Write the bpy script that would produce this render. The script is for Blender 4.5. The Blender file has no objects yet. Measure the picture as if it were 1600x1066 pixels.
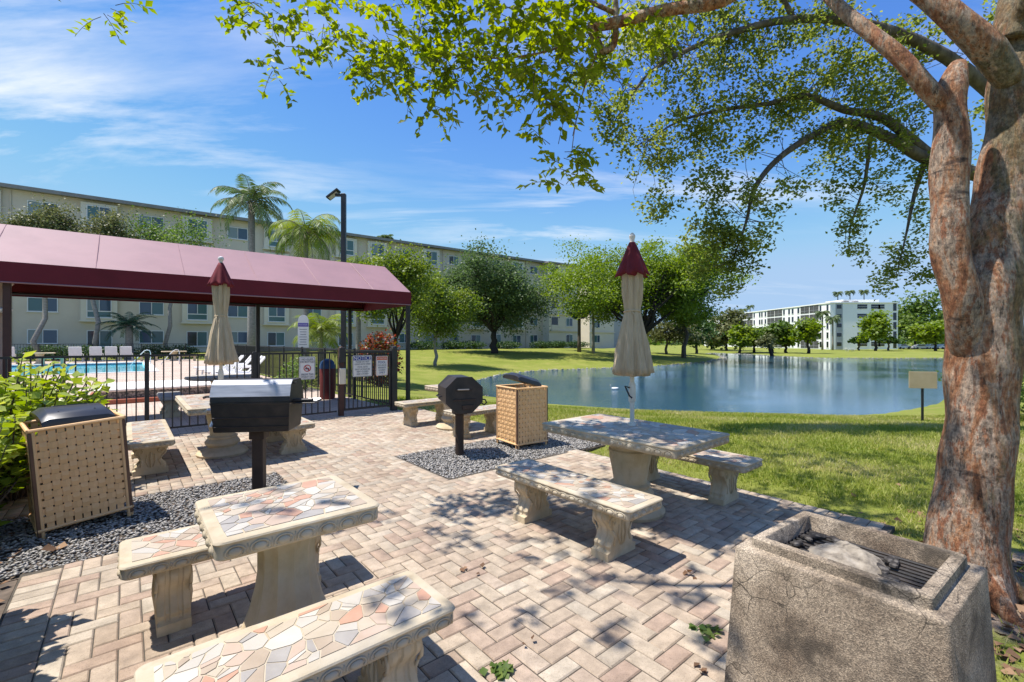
import bpy, math, random
import numpy as np
from mathutils import Vector, Matrix

R = math.radians
sc = bpy.context.scene
# ------------------------------------------------------------------ camera, sky, sun, exposure
CAM_H = 1.56
FPX = 711.0                       # 16 mm on a 36 mm sensor, in photo pixels
cam_d = bpy.data.cameras.new('camera'); cam = bpy.data.objects.new('camera', cam_d)
sc.collection.objects.link(cam)
cam.location = (0, 0, CAM_H); cam.rotation_euler = (R(90), 0, 0)
cam_d.lens = 16.0; cam_d.sensor_width = 36.0; cam_d.clip_start = 0.05; cam_d.clip_end = 3000
sc.camera = cam

SHX, SHY = 0.42, 0.04             # shadow offset per metre of height
sun_el = math.atan(1 / math.hypot(SHX, SHY)); sun_az = math.atan2(-SHX, -SHY)
world = bpy.data.worlds.new('World'); sc.world = world; world.use_nodes = True
nt = world.node_tree; nt.nodes.clear()
def wn(t, **k):
    n = nt.nodes.new(t)
    for a, b in k.items(): setattr(n, a, b)
    return n
out = wn('ShaderNodeOutputWorld'); bg = wn('ShaderNodeBackground'); bg.inputs[1].default_value = 0.15
sky = wn('ShaderNodeTexSky', sky_type='NISHITA'); sky.sun_disc = False
sky.sun_elevation = sun_el; sky.sun_rotation = sun_az % (2 * math.pi)
sky.air_density = 1.0; sky.dust_density = 0.05; sky.ozone_density = 3.0; sky.altitude = 0
hs = wn('ShaderNodeHueSaturation'); hs.inputs['Saturation'].default_value = 1.26; hs.inputs['Hue'].default_value = .512; hs.inputs['Value'].default_value = 0.9
nt.links.new(sky.outputs[0], hs.inputs['Color'])
spc = wn('ShaderNodeSeparateColor'); cbc = wn('ShaderNodeCombineColor'); nt.links.new(hs.outputs[0], spc.inputs[0])
for i_, cap in enumerate((1.6, 2.35, 3.4)):          # the haze near the horizon stays pale blue instead of white
    sm = wn('ShaderNodeMath', operation='SMOOTH_MIN'); nt.links.new(spc.outputs[i_], sm.inputs[0]); sm.inputs[1].default_value = cap; sm.inputs[2].default_value = 1.0; nt.links.new(sm.outputs[0], cbc.inputs[i_])
# thin cirrus: noise on a plane high above
tc = wn('ShaderNodeTexCoord'); sep = wn('ShaderNodeSeparateXYZ'); nt.links.new(tc.outputs['Generated'], sep.inputs[0])
def wm(op, a, b=None):
    n = wn('ShaderNodeMath', operation=op)
    for i, s in enumerate((a, b)):
        if s is None: continue
        if isinstance(s, (int, float)): n.inputs[i].default_value = s
        else: nt.links.new(s, n.inputs[i])
    return n.outputs[0]
zc = wm('MAXIMUM', sep.outputs[2], 0.0)
den = wm('ADD', zc, 0.12)
cx = wm('DIVIDE', sep.outputs[0], den); cy = wm('DIVIDE', sep.outputs[1], den)
comb = wn('ShaderNodeCombineXYZ'); nt.links.new(cx, comb.inputs[0]); nt.links.new(cy, comb.inputs[1])
mp = wn('ShaderNodeMapping'); nt.links.new(comb.outputs[0], mp.inputs[0])
mp.inputs['Rotation'].default_value = (0, 0, R(-14)); mp.inputs['Scale'].default_value = (0.55, 1.9, 1); mp.inputs['Location'].default_value = (1.3, 0.4, 0)
n1 = wn('ShaderNodeTexNoise'); n1.inputs['Scale'].default_value = 1.1; n1.inputs['Detail'].default_value = 9; n1.inputs['Roughness'].default_value = 0.62; n1.inputs['Distortion'].default_value = 0.5
nt.links.new(mp.outputs[0], n1.inputs['Vector'])
n2 = wn('ShaderNodeTexNoise'); n2.inputs['Scale'].default_value = 0.55; n2.inputs['Detail'].default_value = 3
nt.links.new(comb.outputs[0], n2.inputs['Vector'])
r1 = wn('ShaderNodeMapRange'); r1.inputs[1].default_value = 0.5; r1.inputs[2].default_value = 0.74; nt.links.new(n1.outputs[0], r1.inputs[0])
r2 = wn('ShaderNodeMapRange'); r2.inputs[1].default_value = 0.38; r2.inputs[2].default_value = 0.62; nt.links.new(n2.outputs[0], r2.inputs[0])
cf = wm('MULTIPLY', r1.outputs[0], r2.outputs[0]); cf = wm('MULTIPLY', cf, 0.95)
fade = wn('ShaderNodeMapRange'); fade.inputs[1].default_value = 0.02; fade.inputs[2].default_value = 0.2; nt.links.new(sep.outputs[2], fade.inputs[0])
cf = wm('MULTIPLY', cf, fade.outputs[0])
mx = wn('ShaderNodeMix', data_type='RGBA'); nt.links.new(cf, mx.inputs[0]); nt.links.new(cbc.outputs[0], mx.inputs[6]); mx.inputs[7].default_value = (4.4, 4.4, 4.4, 1)
nt.links.new(mx.outputs[2], bg.inputs[0]); nt.links.new(bg.outputs[0], out.inputs[0])

sun_d = bpy.data.lights.new('sun', 'SUN'); sun_d.energy = 4.2; sun_d.angle = R(0.53); sun_d.color = (1.0, 0.945, 0.87)
sun = bpy.data.objects.new('sun', sun_d); sc.collection.objects.link(sun)
sun.rotation_euler = Vector((SHX, SHY, -1)).to_track_quat('-Z', 'Y').to_euler()
sc.view_settings.view_transform = 'Standard'; sc.view_settings.look = 'None'
sc.view_settings.exposure = 0.82; sc.view_settings.gamma = 1; sc.view_settings.use_curve_mapping = False
sc.cycles.max_bounces = 6; sc.cycles.diffuse_bounces = 3; sc.cycles.transmission_bounces = 4

# ------------------------------------------------------------------ frames and helpers
rng = np.random.default_rng(7); random.seed(7)
RZ = math.atan2(.6468, .7627)     # the patio's axes: local x = u, local y = v
def V(u, v, z=0.0): return Vector((.7627 * u - .6468 * v, .6468 * u + .7627 * v, z))
def UV(x, y): return (.7627 * x + .6468 * y, -.6468 * x + .7627 * y)
def at(px, py, d): return Vector(((px - 800) / FPX * d, d, CAM_H + (533 - py) / FPX * d))
C = sc.collection
class MB:
    def __init__(s): s.v = []; s.f = []
    def add(s, vs, fs):
        o = len(s.v); s.v += [tuple(p) for p in vs]; s.f += [tuple(i + o for i in f) for f in fs]
    def box(s, c, d, m=None, taper=1.0):
        x, y, z = d[0] / 2, d[1] / 2, d[2] / 2
        vs = [Vector((sx * x * (taper if sz > 0 else 1), sy * y * (taper if sz > 0 else 1), sz * z)) for sz in (-1, 1) for sy in (-1, 1) for sx in (-1, 1)]
        if m is not None: vs = [m @ p for p in vs]
        s.add([p + Vector(c) for p in vs], [(0, 2, 3, 1), (4, 5, 7, 6), (0, 1, 5, 4), (2, 6, 7, 3), (0, 4, 6, 2), (1, 3, 7, 5)])
    def cbox(s, c, d, b=0.01, m=None):     # box with chamfered edges
        x, y, z = d[0] / 2, d[1] / 2, d[2] / 2; b = min(b, x * .9, y * .9, z * .9)
        rings = []
        for zz, k in ((-z, b), (-z + b, 0), (z - b, 0), (z, b)):
            X, Y = x - k, y - k; q = b if k == 0 else b * .6
            rings.append([Vector(p) for p in ((-X + q, -Y, zz), (X - q, -Y, zz), (X, -Y + q, zz), (X, Y - q, zz), (X - q, Y, zz), (-X + q, Y, zz), (-X, Y - q, zz), (-X, -Y + q, zz))])
        s.rings(rings, True, True, m, c)
    def rings(s, rings, cap0=True, cap1=True, m=None, c=(0, 0, 0)):
        n = len(rings[0]); vs = [p for r in rings for p in r]
        if m is not None: vs = [m @ Vector(p) for p in vs]
        c = Vector(c); vs = [Vector(p) + c for p in vs]; fs = []
        for i in range(len(rings) - 1):
            for j in range(n):
                k = (j + 1) % n; fs.append((i * n + j, i * n + k, (i + 1) * n + k, (i + 1) * n + j))
        if cap0: fs.append(tuple(range(n - 1, -1, -1)))
        if cap1: fs.append(tuple((len(rings) - 1) * n + j for j in range(n)))
        s.add(vs, fs)
    def tube(s, pts, rad, n=8, cap=True):
        pts = [Vector(p) for p in pts]
        if not hasattr(rad, '__len__'): rad = [rad] * len(pts)
        t0 = (pts[1] - pts[0]).normalized(); up = Vector((0, 0, 1)) if abs(t0.z) < .9 else Vector((1, 0, 0))
        e = t0.cross(up).normalized(); rings = []
        for i, p in enumerate(pts):
            t = (pts[min(i + 1, len(pts) - 1)] - pts[max(i - 1, 0)]).normalized()
            e = (e - t * e.dot(t)).normalized(); g = t.cross(e)
            rings.append([p + (e * math.cos(2 * math.pi * j / n) + g * math.sin(2 * math.pi * j / n)) * rad[i] for j in range(n)])
        s.rings(rings, cap, cap)
    def lathe(s, prof, n=20, c=(0, 0, 0), fn=None, cap=True):
        rings = []
        for r, z in prof:
            rings.append([Vector((math.cos(2 * math.pi * j / n), math.sin(2 * math.pi * j / n), 0)) * (r * (fn(2 * math.pi * j / n, z) if fn else 1)) + Vector((0, 0, z)) for j in range(n)])
        s.rings(rings, cap, cap, None, c)
    def prism(s, poly, z0, z1, c=(0, 0, 0), m=None):
        s.rings([[Vector((x, y, z0)) for x, y in poly], [Vector((x, y, z1)) for x, y in poly]], True, True, m, c)
    def ell(s, c, r, nu=8, nv=6, m=None):
        rings = []
        for i in range(nv + 1):
            a = -math.pi / 2 + math.pi * min(max(i, .12), nv - .12) / nv
            rings.append([Vector((r[0] * math.cos(a) * math.cos(2 * math.pi * j / nu), r[1] * math.cos(a) * math.sin(2 * math.pi * j / nu), r[2] * math.sin(a))) for j in range(nu)])
        s.rings(rings, True, True, m, c)
    def build(s, name, mat, parent=None, smooth=False):
        me = bpy.data.meshes.new(name); me.from_pydata(s.v, [], s.f); me.update()
        if smooth:
            me.polygons.foreach_set('use_smooth', [True] * len(me.polygons))
            if smooth != 'all' and hasattr(me, 'set_sharp_from_angle'): me.set_sharp_from_angle(angle=R(38))
        if mat: me.materials.append(mat)
        return obj(name, me, parent)
def obj(name, me, parent=None):
    o = bpy.data.objects.new(name, me); C.objects.link(o)
    if parent: o.parent = parent
    return o
def tag(o, label, cat, group=None):
    o['label'] = label; o['category'] = cat
    if group: o['group'] = group
    return o
def struct(o, kind='structure'): o['kind'] = kind; return o
def thing(name, label, cat, loc=(0, 0, 0), rz=0, group=None):
    o = bpy.data.objects.new(name, None); C.objects.link(o); o.location = loc; o.rotation_euler = (0, 0, rz)
    return tag(o, label, cat, group)
def copy_tree(o, parent=None):
    c = o.copy(); C.objects.link(c); c.parent = parent
    for ch in list(o.children): copy_tree(ch, c)
    return c
def np_mesh(name, verts, tris, mat, parent=None, rnd=None, smooth=False):
    me = bpy.data.meshes.new(name); n = len(verts); k = tris.shape[1]; m = len(tris)
    me.vertices.add(n); me.vertices.foreach_set('co', np.ascontiguousarray(verts, dtype=np.float32).ravel())
    me.loops.add(m * k); me.loops.foreach_set('vertex_index', np.ascontiguousarray(tris, dtype=np.int32).ravel())
    me.polygons.add(m); me.polygons.foreach_set('loop_start', np.arange(0, m * k, k, dtype=np.int32))
    if smooth: me.polygons.foreach_set('use_smooth', np.ones(m, dtype=bool))
    me.update(calc_edges=True)
    if rnd is not None:
        a = me.attributes.new('rnd', 'FLOAT', 'POINT'); a.data.foreach_set('value', np.ascontiguousarray(rnd, dtype=np.float32))
    me.materials.append(mat); return obj(name, me, parent)

# ------------------------------------------------------------------ materials
def new_mat(name):
    m = bpy.data.materials.new(name); m.use_nodes = True; t = m.node_tree; t.nodes.clear()
    o = t.nodes.new('ShaderNodeOutputMaterial'); b = t.nodes.new('ShaderNodeBsdfPrincipled'); t.links.new(b.outputs[0], o.inputs[0])
    return m, t, b, o
def node(t, ty, **k):
    n = t.nodes.new(ty)
    for a, v in k.items(): setattr(n, a, v)
    return n
def ramp(t, fac, cols, pos=None):
    r = node(t, 'ShaderNodeValToRGB'); e = r.color_ramp.elements
    pos = pos or [i / (len(cols) - 1) for i in range(len(cols))]
    while len(e) < len(cols): e.new(0.5)
    for i, c in enumerate(cols): e[i].position = pos[i]; e[i].color = (*c, 1)
    t.links.new(fac, r.inputs[0]); return r.outputs[0]
def noise(t, vec, scale, detail=5, rough=.55, dist=0):
    n = node(t, 'ShaderNodeTexNoise'); n.inputs['Scale'].default_value = scale; n.inputs['Detail'].default_value = detail
    n.inputs['Roughness'].default_value = rough; n.inputs['Distortion'].default_value = dist
    t.links.new(vec, n.inputs['Vector']); return n.outputs[0]
def coords(t, kind='Object', scale=None):
    if kind == 'World': v = node(t, 'ShaderNodeNewGeometry').outputs['Position']
    else: v = node(t, 'ShaderNodeTexCoord').outputs[kind]
    if scale:
        m = node(t, 'ShaderNodeMapping'); m.inputs['Scale'].default_value = scale; t.links.new(v, m.inputs[0]); v = m.outputs[0]
    return v
def mixc(t, fac, a, b, mode='MIX'):
    m = node(t, 'ShaderNodeMix', data_type='RGBA', blend_type=mode)
    for i, s in ((0, fac), (6, a), (7, b)):
        if isinstance(s, (int, float)): m.inputs[i].default_value = s
        elif isinstance(s, tuple): m.inputs[i].default_value = (*s, 1)
        else: t.links.new(s, m.inputs[i])
    return m.outputs[2]
def bumpn(t, b, h, strength=.3, dist=.01):
    n = node(t, 'ShaderNodeBump'); n.inputs['Strength'].default_value = strength; n.inputs['Distance'].default_value = dist
    t.links.new(h, n.inputs['Height']); t.links.new(n.outputs[0], b.inputs['Normal'])
def M(name, cols, scale=4, rough=.75, bump=0, bscale=None, pos=None, kind='Object', stretch=None, metal=0, spec=.4, detail=6, dist=.006):
    m, t, b, o = new_mat(name); v = coords(t, kind, stretch)
    if len(cols) == 1: b.inputs['Base Color'].default_value = (*cols[0], 1)
    else: t.links.new(ramp(t, noise(t, v, scale, detail), cols, pos or [.3 + .4 * i / (len(cols) - 1) for i in range(len(cols))]), b.inputs['Base Color'])
    b.inputs['Roughness'].default_value = rough; b.inputs['Metallic'].default_value = metal; b.inputs['Specular IOR Level'].default_value = spec
    if bump: bumpn(t, b, noise(t, v, bscale or scale * 6, 4), bump, dist)
    return m
def leaf_mat(name, cols, trans=.35, rough=.5):
    m, t, b, o = new_mat(name); a = node(t, 'ShaderNodeAttribute', attribute_name='rnd')
    c = ramp(t, a.outputs['Fac'], cols); t.links.new(c, b.inputs['Base Color']); b.inputs['Roughness'].default_value = rough; b.inputs['Specular IOR Level'].default_value = .35
    tr = node(t, 'ShaderNodeBsdfTranslucent'); hsn = node(t, 'ShaderNodeHueSaturation'); hsn.inputs['Saturation'].default_value = 1.15; hsn.inputs['Value'].default_value = 2.0
    t.links.new(c, hsn.inputs['Color']); t.links.new(hsn.outputs[0], tr.inputs[0])
    ms = node(t, 'ShaderNodeMixShader'); ms.inputs[0].default_value = trans
    t.links.new(b.outputs[0], ms.inputs[1]); t.links.new(tr.outputs[0], ms.inputs[2]); t.links.new(ms.outputs[0], o.inputs[0]); return m
def rnd_mat(name, cols, rough=.8, mottle=.25, mscale=14, bump=.25, bscale=90, world=True, big=None):
    m, t, b, o = new_mat(name); a = node(t, 'ShaderNodeAttribute', attribute_name='rnd'); v = coords(t, 'World' if world else 'Object')
    c = ramp(t, a.outputs['Fac'], cols)
    k = ramp(t, noise(t, v, mscale, 6, .65), [(1 - mottle,) * 3, (1 + mottle * .3,) * 3], [.3, .7]); c = mixc(t, 1.0, c, k, 'MULTIPLY')
    if big:
        k2 = ramp(t, noise(t, v, big[0], 4, .6), [big[1], (1, 1, 1)], [.36, .6]); c = mixc(t, 1.0, c, k2, 'MULTIPLY')
        k3 = ramp(t, noise(t, v, 160, 2), [(.72, .7, .68), (1, 1, 1)], [.3, .45]); c = mixc(t, 1.0, c, k3, 'MULTIPLY')
    t.links.new(c, b.inputs['Base Color']); b.inputs['Roughness'].default_value = rough; b.inputs['Specular IOR Level'].default_value = .3
    bumpn(t, b, noise(t, v, bscale, 4), bump, .004); return m
# ------------------------------------------------------------------ terrain, lake
LAKE = np.array([(-2.5, 32.4), (-3.3, 28.5), (-3.0, 25.5), (-1.4, 22.8), (1.6, 19.8), (3.2, 19), (4.7, 17.9), (7.1, 17.4), (10.3, 16.7), (11.6, 16.6), (13.9, 17.1), (16.4, 18.5), (18.6, 19.9), (24, 24.5),
    (40, 40), (60, 59), (80, 73), (69.5, 73.5), (60, 73), (51, 74), (49, 79), (48.5, 86), (49, 96), (47, 106), (43, 100), (39, 85), (34, 73), (30, 67.7), (25.5, 60), (20.6, 55), (15.4, 50), (10, 46.8), (2.4, 42.6), (-1, 37.7)])
WATER_Z = -1.2
def smooth(x, a, b):
    t = np.clip((x - a) / (b - a), 0, 1); return t * t * (3 - 2 * t)
def lake_dist(x, y):                      # metres to the shore, negative on the water
    x = np.asarray(x, float); y = np.asarray(y, float); d = np.full(x.shape, 1e9); ins = np.zeros(x.shape, bool); n = len(LAKE)
    for i in range(n):
        ax, ay = LAKE[i]; bx, by = LAKE[(i + 1) % n]; ex, ey = bx - ax, by - ay
        t = np.clip(((x - ax) * ex + (y - ay) * ey) / (ex * ex + ey * ey), 0, 1)
        d = np.minimum(d, np.hypot(x - ax - t * ex, y - ay - t * ey))
        c = ((ay > y) != (by > y)) & (x < (bx - ax) * (y - ay) / (by - ay + 1e-12) + ax); ins ^= c
    return np.where(ins, -d, d)
def ground_z(x, y):
    x = np.asarray(x, float); y = np.asarray(y, float); d = lake_dist(x, y)
    s = smooth(.6 * x + .8 * y, 70, 115); near = smooth(y, 14, 34)
    T = (0.35 * (1 - s) - .9 * s) * near + (-.03) * (1 - near)
    Wd = 9.5 + 13 * near
    t = np.clip(d / Wd, 0, 1); prof = t * (1.35 - .35 * t)
    z = np.where(d > 0, -1.17 + (T + 1.17) * prof, -1.17 + np.maximum(d * .45, -1.6))
    lumps = .05 * np.sin(x * .9 + 1.3) * np.sin(y * .7) * smooth(d, 0, 3)
    z = z + lumps * smooth(y, 5, 9)
    u, v = .7627 * x + .6468 * y, -.6468 * x + .7627 * y
    corner = smooth(u, 2.3, 2.8) * smooth(-v, -1.2, -.7)
    m = (1 - corner) * smooth(-u, -5.6, -5.3) * smooth(-v, -58, -54) * smooth(v, -9, -8) * smooth(u, -40, -36)
    pm = smooth(u, -18.5, -17.5) * smooth(-u, -2.0, -1.0) * smooth(v, 28.2, 29.2) * smooth(-v, -44.5, -43.5)
    return z * (1 - m) + (-.09 - 2.2 * pm) * m
def gz(x, y): return float(ground_z(np.array([x]), np.array([y]))[0])
def axis(a, b, fine, step, lo, hi, g=1.12):
    c = list(np.arange(a, b + 1e-6, step)); s = step; p = b
    while p < hi: s *= g; p += s; c.append(p)
    s = step; p = a
    while p > lo: s *= g; p -= s; c.insert(0, p)
    return np.array(c)
gx = axis(-8, 24, 0, .5, -900, 900); gy = axis(0, 34, 0, .5, -60, 1600, 1.06)
X, Y = np.meshgrid(gx, gy); Z = ground_z(X, Y)
nx, ny = len(gx), len(gy); idx = np.arange(nx * ny).reshape(ny, nx)
quads = np.stack([idx[:-1, :-1], idx[:-1, 1:], idx[1:, 1:], idx[1:, :-1]], -1).reshape(-1, 4)
TREE = at(1505, 930, 2.9); TREE.z = 0
m, t, b, o = new_mat('lawn'); v = coords(t, 'World')
c = ramp(t, noise(t, v, 0.5, 6, .6), [(.165, .20, .035), (.215, .245, .05), (.29, .285, .085)], [.3, .5, .72])
c = mixc(t, ramp(t, noise(t, v, 1.7, 5, .6), [(0, 0, 0), (1, 1, 1)], [.56, .72]), c, (.30, .26, .10))
c = mixc(t, 1.0, c, ramp(t, noise(t, v, 38, 3, .7), [(.62, .66, .5), (1.15, 1.12, 1.0)], [.3, .7]), 'MULTIPLY')
# bare soil and litter under the tree
sx = node(t, 'ShaderNodeVectorMath', operation='DISTANCE'); t.links.new(v, sx.inputs[0]); sx.inputs[1].default_value = (TREE.x + .75, TREE.y - .55, -.05)
wob = node(t, 'ShaderNodeMath', operation='MULTIPLY_ADD'); t.links.new(noise(t, v, 2.2, 5, .65), wob.inputs[0]); wob.inputs[1].default_value = 1.7; t.links.new(sx.outputs['Value'], wob.inputs[2])
soil = ramp(t, noise(t, v, 24, 5, .7), [(.10, .075, .055), (.22, .17, .13), (.36, .29, .23)], [.3, .5, .7])
mr = node(t, 'ShaderNodeMapRange'); mr.inputs[1].default_value = 2.15; mr.inputs[2].default_value = 1.75; t.links.new(wob.outputs[0], mr.inputs[0]); c = mixc(t, mr.outputs[0], c, soil)
t.links.new(c, b.inputs['Base Color']); b.inputs['Roughness'].default_value = .9; b.inputs['Specular IOR Level'].default_value = .15
bumpn(t, b, noise(t, v, 60, 4, .7), .8, .03); LAWN = m
struct(np_mesh('ground', np.stack([X.ravel(), Y.ravel(), Z.ravel()], -1), quads, LAWN, smooth=True))
# water
m, t, b, o = new_mat('lake_water'); v = coords(t, 'World', (1.0, 2.2, 1))
b.inputs['Base Color'].default_value = (.03, .085, .13, 1); b.inputs['Roughness'].default_value = .04; b.inputs['IOR'].default_value = 1.33; b.inputs['Specular IOR Level'].default_value = .85
rp = node(t, 'ShaderNodeMath', operation='MULTIPLY'); t.links.new(noise(t, v, 2.8, 5, .65), rp.inputs[0]); t.links.new(ramp(t, noise(t, coords(t, 'World'), .07, 3), [(.25, .25, .25), (1.5, 1.5, 1.5)], [.38, .62]), rp.inputs[1]); bumpn(t, b, rp.outputs[0], .28, .055)
mb = MB(); mb.prism([(-8, 13), (30, 13), (95, 60), (95, 112), (30, 112), (-8, 46)], WATER_Z - .02, WATER_Z)
struct(mb.build('lake', m))
# pale stone edging where the lawn meets the water
mb = MB(); pts = [Vector((*LAKE[i % len(LAKE)], WATER_Z + .02)) for i in range(len(LAKE) + 1)]
PEB = rnd_mat('shore_stone', [(.20, .19, .16), (.38, .36, .30), (.52, .49, .42)], mscale=3)
vs = []; fs = []; rn = []
for i in range(len(pts) - 1):
    a, bb = pts[i], pts[i + 1]; L = (bb - a).length
    if min(a.y, bb.y) < 21 and max(a.x, bb.x) > 1: continue
    for k in range(int(L / .22)):
        p = a.lerp(bb, random.random()); r = random.uniform(.05, .13); o0 = len(vs)
        p = p + Vector((random.gauss(0, .25), random.gauss(0, .25), random.uniform(-.04, .03)))
        for z, q in ((-.6, .7), (.0, 1), (.55, .62)):
            for j in range(5): vs.append((p.x + r * q * math.cos(j * 1.257 + k), p.y + r * q * math.sin(j * 1.257 + k), p.z + z * r * .7))
        rr = random.random(); rn += [rr] * 15
        for lv in (0, 5):
            for j in range(5): fs.append((o0 + lv + j, o0 + lv + (j + 1) % 5, o0 + lv + 5 + (j + 1) % 5, o0 + lv + 5 + j))
        fs.append((o0 + 10, o0 + 11, o0 + 12, o0 + 13)); fs.append((o0 + 10, o0 + 13, o0 + 14, o0 + 10))
fs = [f for f in fs if len(set(f)) == 4]
struct(np_mesh('shore_stones', np.array(vs), np.array(fs), PEB, rnd=np.array(rn)), 'stuff')

# ------------------------------------------------------------------ paved patio, laid herringbone
SAND = M('joint_sand', [(.055, .045, .035), (.10, .085, .065)], 12, .95, .3)
PAVER = rnd_mat('concrete_paver', [(.37, .28, .205), (.46, .365, .27), (.51, .42, .315), (.41, .30, .225), (.54, .46, .355), (.44, .375, .29), (.48, .38, .275)], rough=.88, mottle=.34, mscale=11, bump=.35, bscale=120, big=(.9, (.80, .79, .79)))
BED_L = (-2.6, 1.40, 4.45, 5.97); BED_R = (2.79, 5.6, 4.38, 5.78)
def on_patio(u, v):
    if v > 9.42 or v < -1.2: return False
    if v > 5.9: ok = -3.2 < u < 5.2
    else: ok = -.53 < u < 4.95 and not (u > 2.78 and v < .85)
    for b in (BED_L, BED_R):
        if b[0] < u < b[1] and b[2] < v < b[3]: ok = False
    return ok
bricks = []                                # (u, v, du, dv) centre and size
W = .1
def corners_ok(u, v, du, dv): return all(on_patio(u + sx * (du / 2 - .004), v + sy * (dv / 2 - .004)) for sx in (-1, 1) for sy in (-1, 1))
def in_border(u, v): return v < 4.45 and (u < -.33 or u > 4.75)
for i in range(-40, 60):
    for j in range(-14, 98):
        k = (i - j) % 4
        if k == 0: u, v, du, dv = (i + 1) * W, (j + .5) * W, 2 * W, W
        elif k == 3: u, v, du, dv = (i + .5) * W, (j + 1) * W, W, 2 * W
        else: continue
        u -= .03; v -= .05
        full = corners_ok(u, v, du, dv) and not any(in_border(u + sx * (du / 2 - .004), v) for sx in (-1, 1))
        if full: bricks.append((u, v, du, dv)); continue
        for s in (-1, 1):                  # cut half pavers along the edges
            uu, vv = (u + s * W / 2, v) if du > dv else (u, v + s * W / 2)
            if on_patio(uu, vv) and not in_border(uu, vv): bricks.append((uu, vv, W, W))
for k in range(-12, 45):                   # soldier courses on the two long edges
    v = k * W + .05
    if v < 4.42: bricks.append((-.43, v, .2, W)); (bricks.append((4.85, v, .2, W)) if v > .87 else None)
def paver_mesh(du, dv, tz=0, tilt=(0, 0)):
    g = .0028; b = .006; x, y = du / 2 - g, dv / 2 - g; vs = []
    for z, k in ((-.05, 0), (-b, 0), (0, b)):
        for sx, sy in ((-1, -1), (1, -1), (1, 1), (-1, 1)):
            px, py = sx * (x - k), sy * (y - k); vs.append((px, py, z + tz + (tilt[0] * px + tilt[1] * py if z > -.04 else 0)))
    fs = [(8, 9, 10, 11)]
    for l in (0, 4):
        for j in range(4): fs.append((l + j, l + (j + 1) % 4, l + 4 + (j + 1) % 4, l + 4 + j))
    return vs, fs
def screen(u, v):
    p = V(u, v); return (800 + FPX * p.x / p.y, 533 + FPX * CAM_H / p.y, p.y) if p.y > .4 else (9e9, 9e9, 0)
order = sorted(range(len(bricks)), key=lambda i: V(bricks[i][0], bricks[i][1]).y)
vis = [i for i in order if -40 < screen(*bricks[i][:2])[0] < 1640 and screen(*bricks[i][:2])[1] < 1085]
near = set(vis[:300])
mb = MB()
for r in ((-.54, 2.79, -1.25, 4.46), (2.79, 4.96, .84, 4.46), (1.39, 2.80, 4.44, 5.98), (-3.25, 5.21, 5.96, 9.46)):
    mb.prism([(r[0], r[2]), (r[1], r[2]), (r[1], r[3]), (r[0], r[3])], -.055, -.007 - .001 * len(mb.f) / 6)
patio = struct(mb.build('patio', SAND)); patio.rotation_euler = (0, 0, RZ)
cache = {}
for i in near:
    u, v, du, dv = bricks[i]; key = (round(du, 2), round(dv, 2), random.randrange(16))
    if key not in cache:
        vs, fs = paver_mesh(du, dv, random.uniform(-.002, .002), (random.gauss(0, .006), random.gauss(0, .006)))
        me = bpy.data.meshes.new('paver'); me.from_pydata(vs, [], fs); a = me.attributes.new('rnd', 'FLOAT', 'POINT'); a.data.foreach_set('value', [random.random()] * len(vs)); me.materials.append(PAVER); cache[key] = me
    p = obj('paver', cache[key], patio); p.location = (u, v, 0)
av = []; af = []; ar = []
for i, (u, v, du, dv) in enumerate(bricks):
    if i in near: continue
    vs, fs = paver_mesh(du, dv, random.uniform(-.002, .002), (random.gauss(0, .006), random.gauss(0, .006))); o0 = len(av)
    av += [(x + u, y + v, z) for x, y, z in vs]; af += [tuple(q + o0 for q in f) for f in fs]; ar += [random.random()] * len(vs)
struct(np_mesh('pavers', np.array(av), np.array(af), PAVER, patio, np.array(ar)), 'stuff')

# ------------------------------------------------------------------ gravel beds and planting bed
GRAVEL = rnd_mat('gravel', [(.13, .125, .115), (.24, .23, .21), (.36, .34, .315), (.50, .47, .43), (.28, .25, .22)], mscale=30, bump=.1)
SOIL = M('bed_soil', [(.05, .04, .032), (.11, .085, .065), (.17, .13, .10)], 9, .95, .6, 40, kind='World')
def gravel(name, r, n, size):
    mb = MB(); mb.prism([(r[0], r[2]), (r[1], r[2]), (r[1], r[3]), (r[0], r[3])], -.06, -.028)
    bed = struct(mb.build(name, SOIL)); bed.rotation_euler = (0, 0, RZ)
    u = rng.uniform(r[0] + .02, r[1] - .02, n); v = rng.uniform(r[2] + .02, r[3] - .02, n); s = rng.uniform(.6, 1.3, n) * size; z = -.022 + rng.uniform(0, .018, n)
    base = np.array([(0, 0, -.6), (1, 0, 0), (.3, .9, .1), (-.8, .55, -.05), (-.75, -.6, .1), (.35, -.9, 0), (0.1, 0.05, .65)])
    tri = np.array([(0, 2, 1), (0, 3, 2), (0, 4, 3), (0, 5, 4), (0, 1, 5), (6, 1, 2), (6, 2, 3), (6, 3, 4), (6, 4, 5), (6, 5, 1)])
    a = rng.uniform(0, 6.28, n); ca, sa = np.cos(a), np.sin(a); B = base[None] * (rng.uniform(.75, 1.25, (n, 7, 1))); B = B * np.array([1.15, .85, .75]) * s[:, None, None]
    P = np.stack([B[..., 0] * ca[:, None] - B[..., 1] * sa[:, None] + u[:, None], B[..., 0] * sa[:, None] + B[..., 1] * ca[:, None] + v[:, None], B[..., 2] + z[:, None]], -1)
    T = (tri[None] + (np.arange(n) * 7)[:, None, None]).reshape(-1, 3)
    g = struct(np_mesh('gravel', P.reshape(-1, 3), T, GRAVEL, None, np.repeat(rng.random(n), 7)), 'stuff'); g.rotation_euler = (0, 0, RZ)
gravel('gravel_bed', BED_L, 15000, .0145)
gravel('gravel_bed', BED_R, 11000, .0155)
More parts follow.
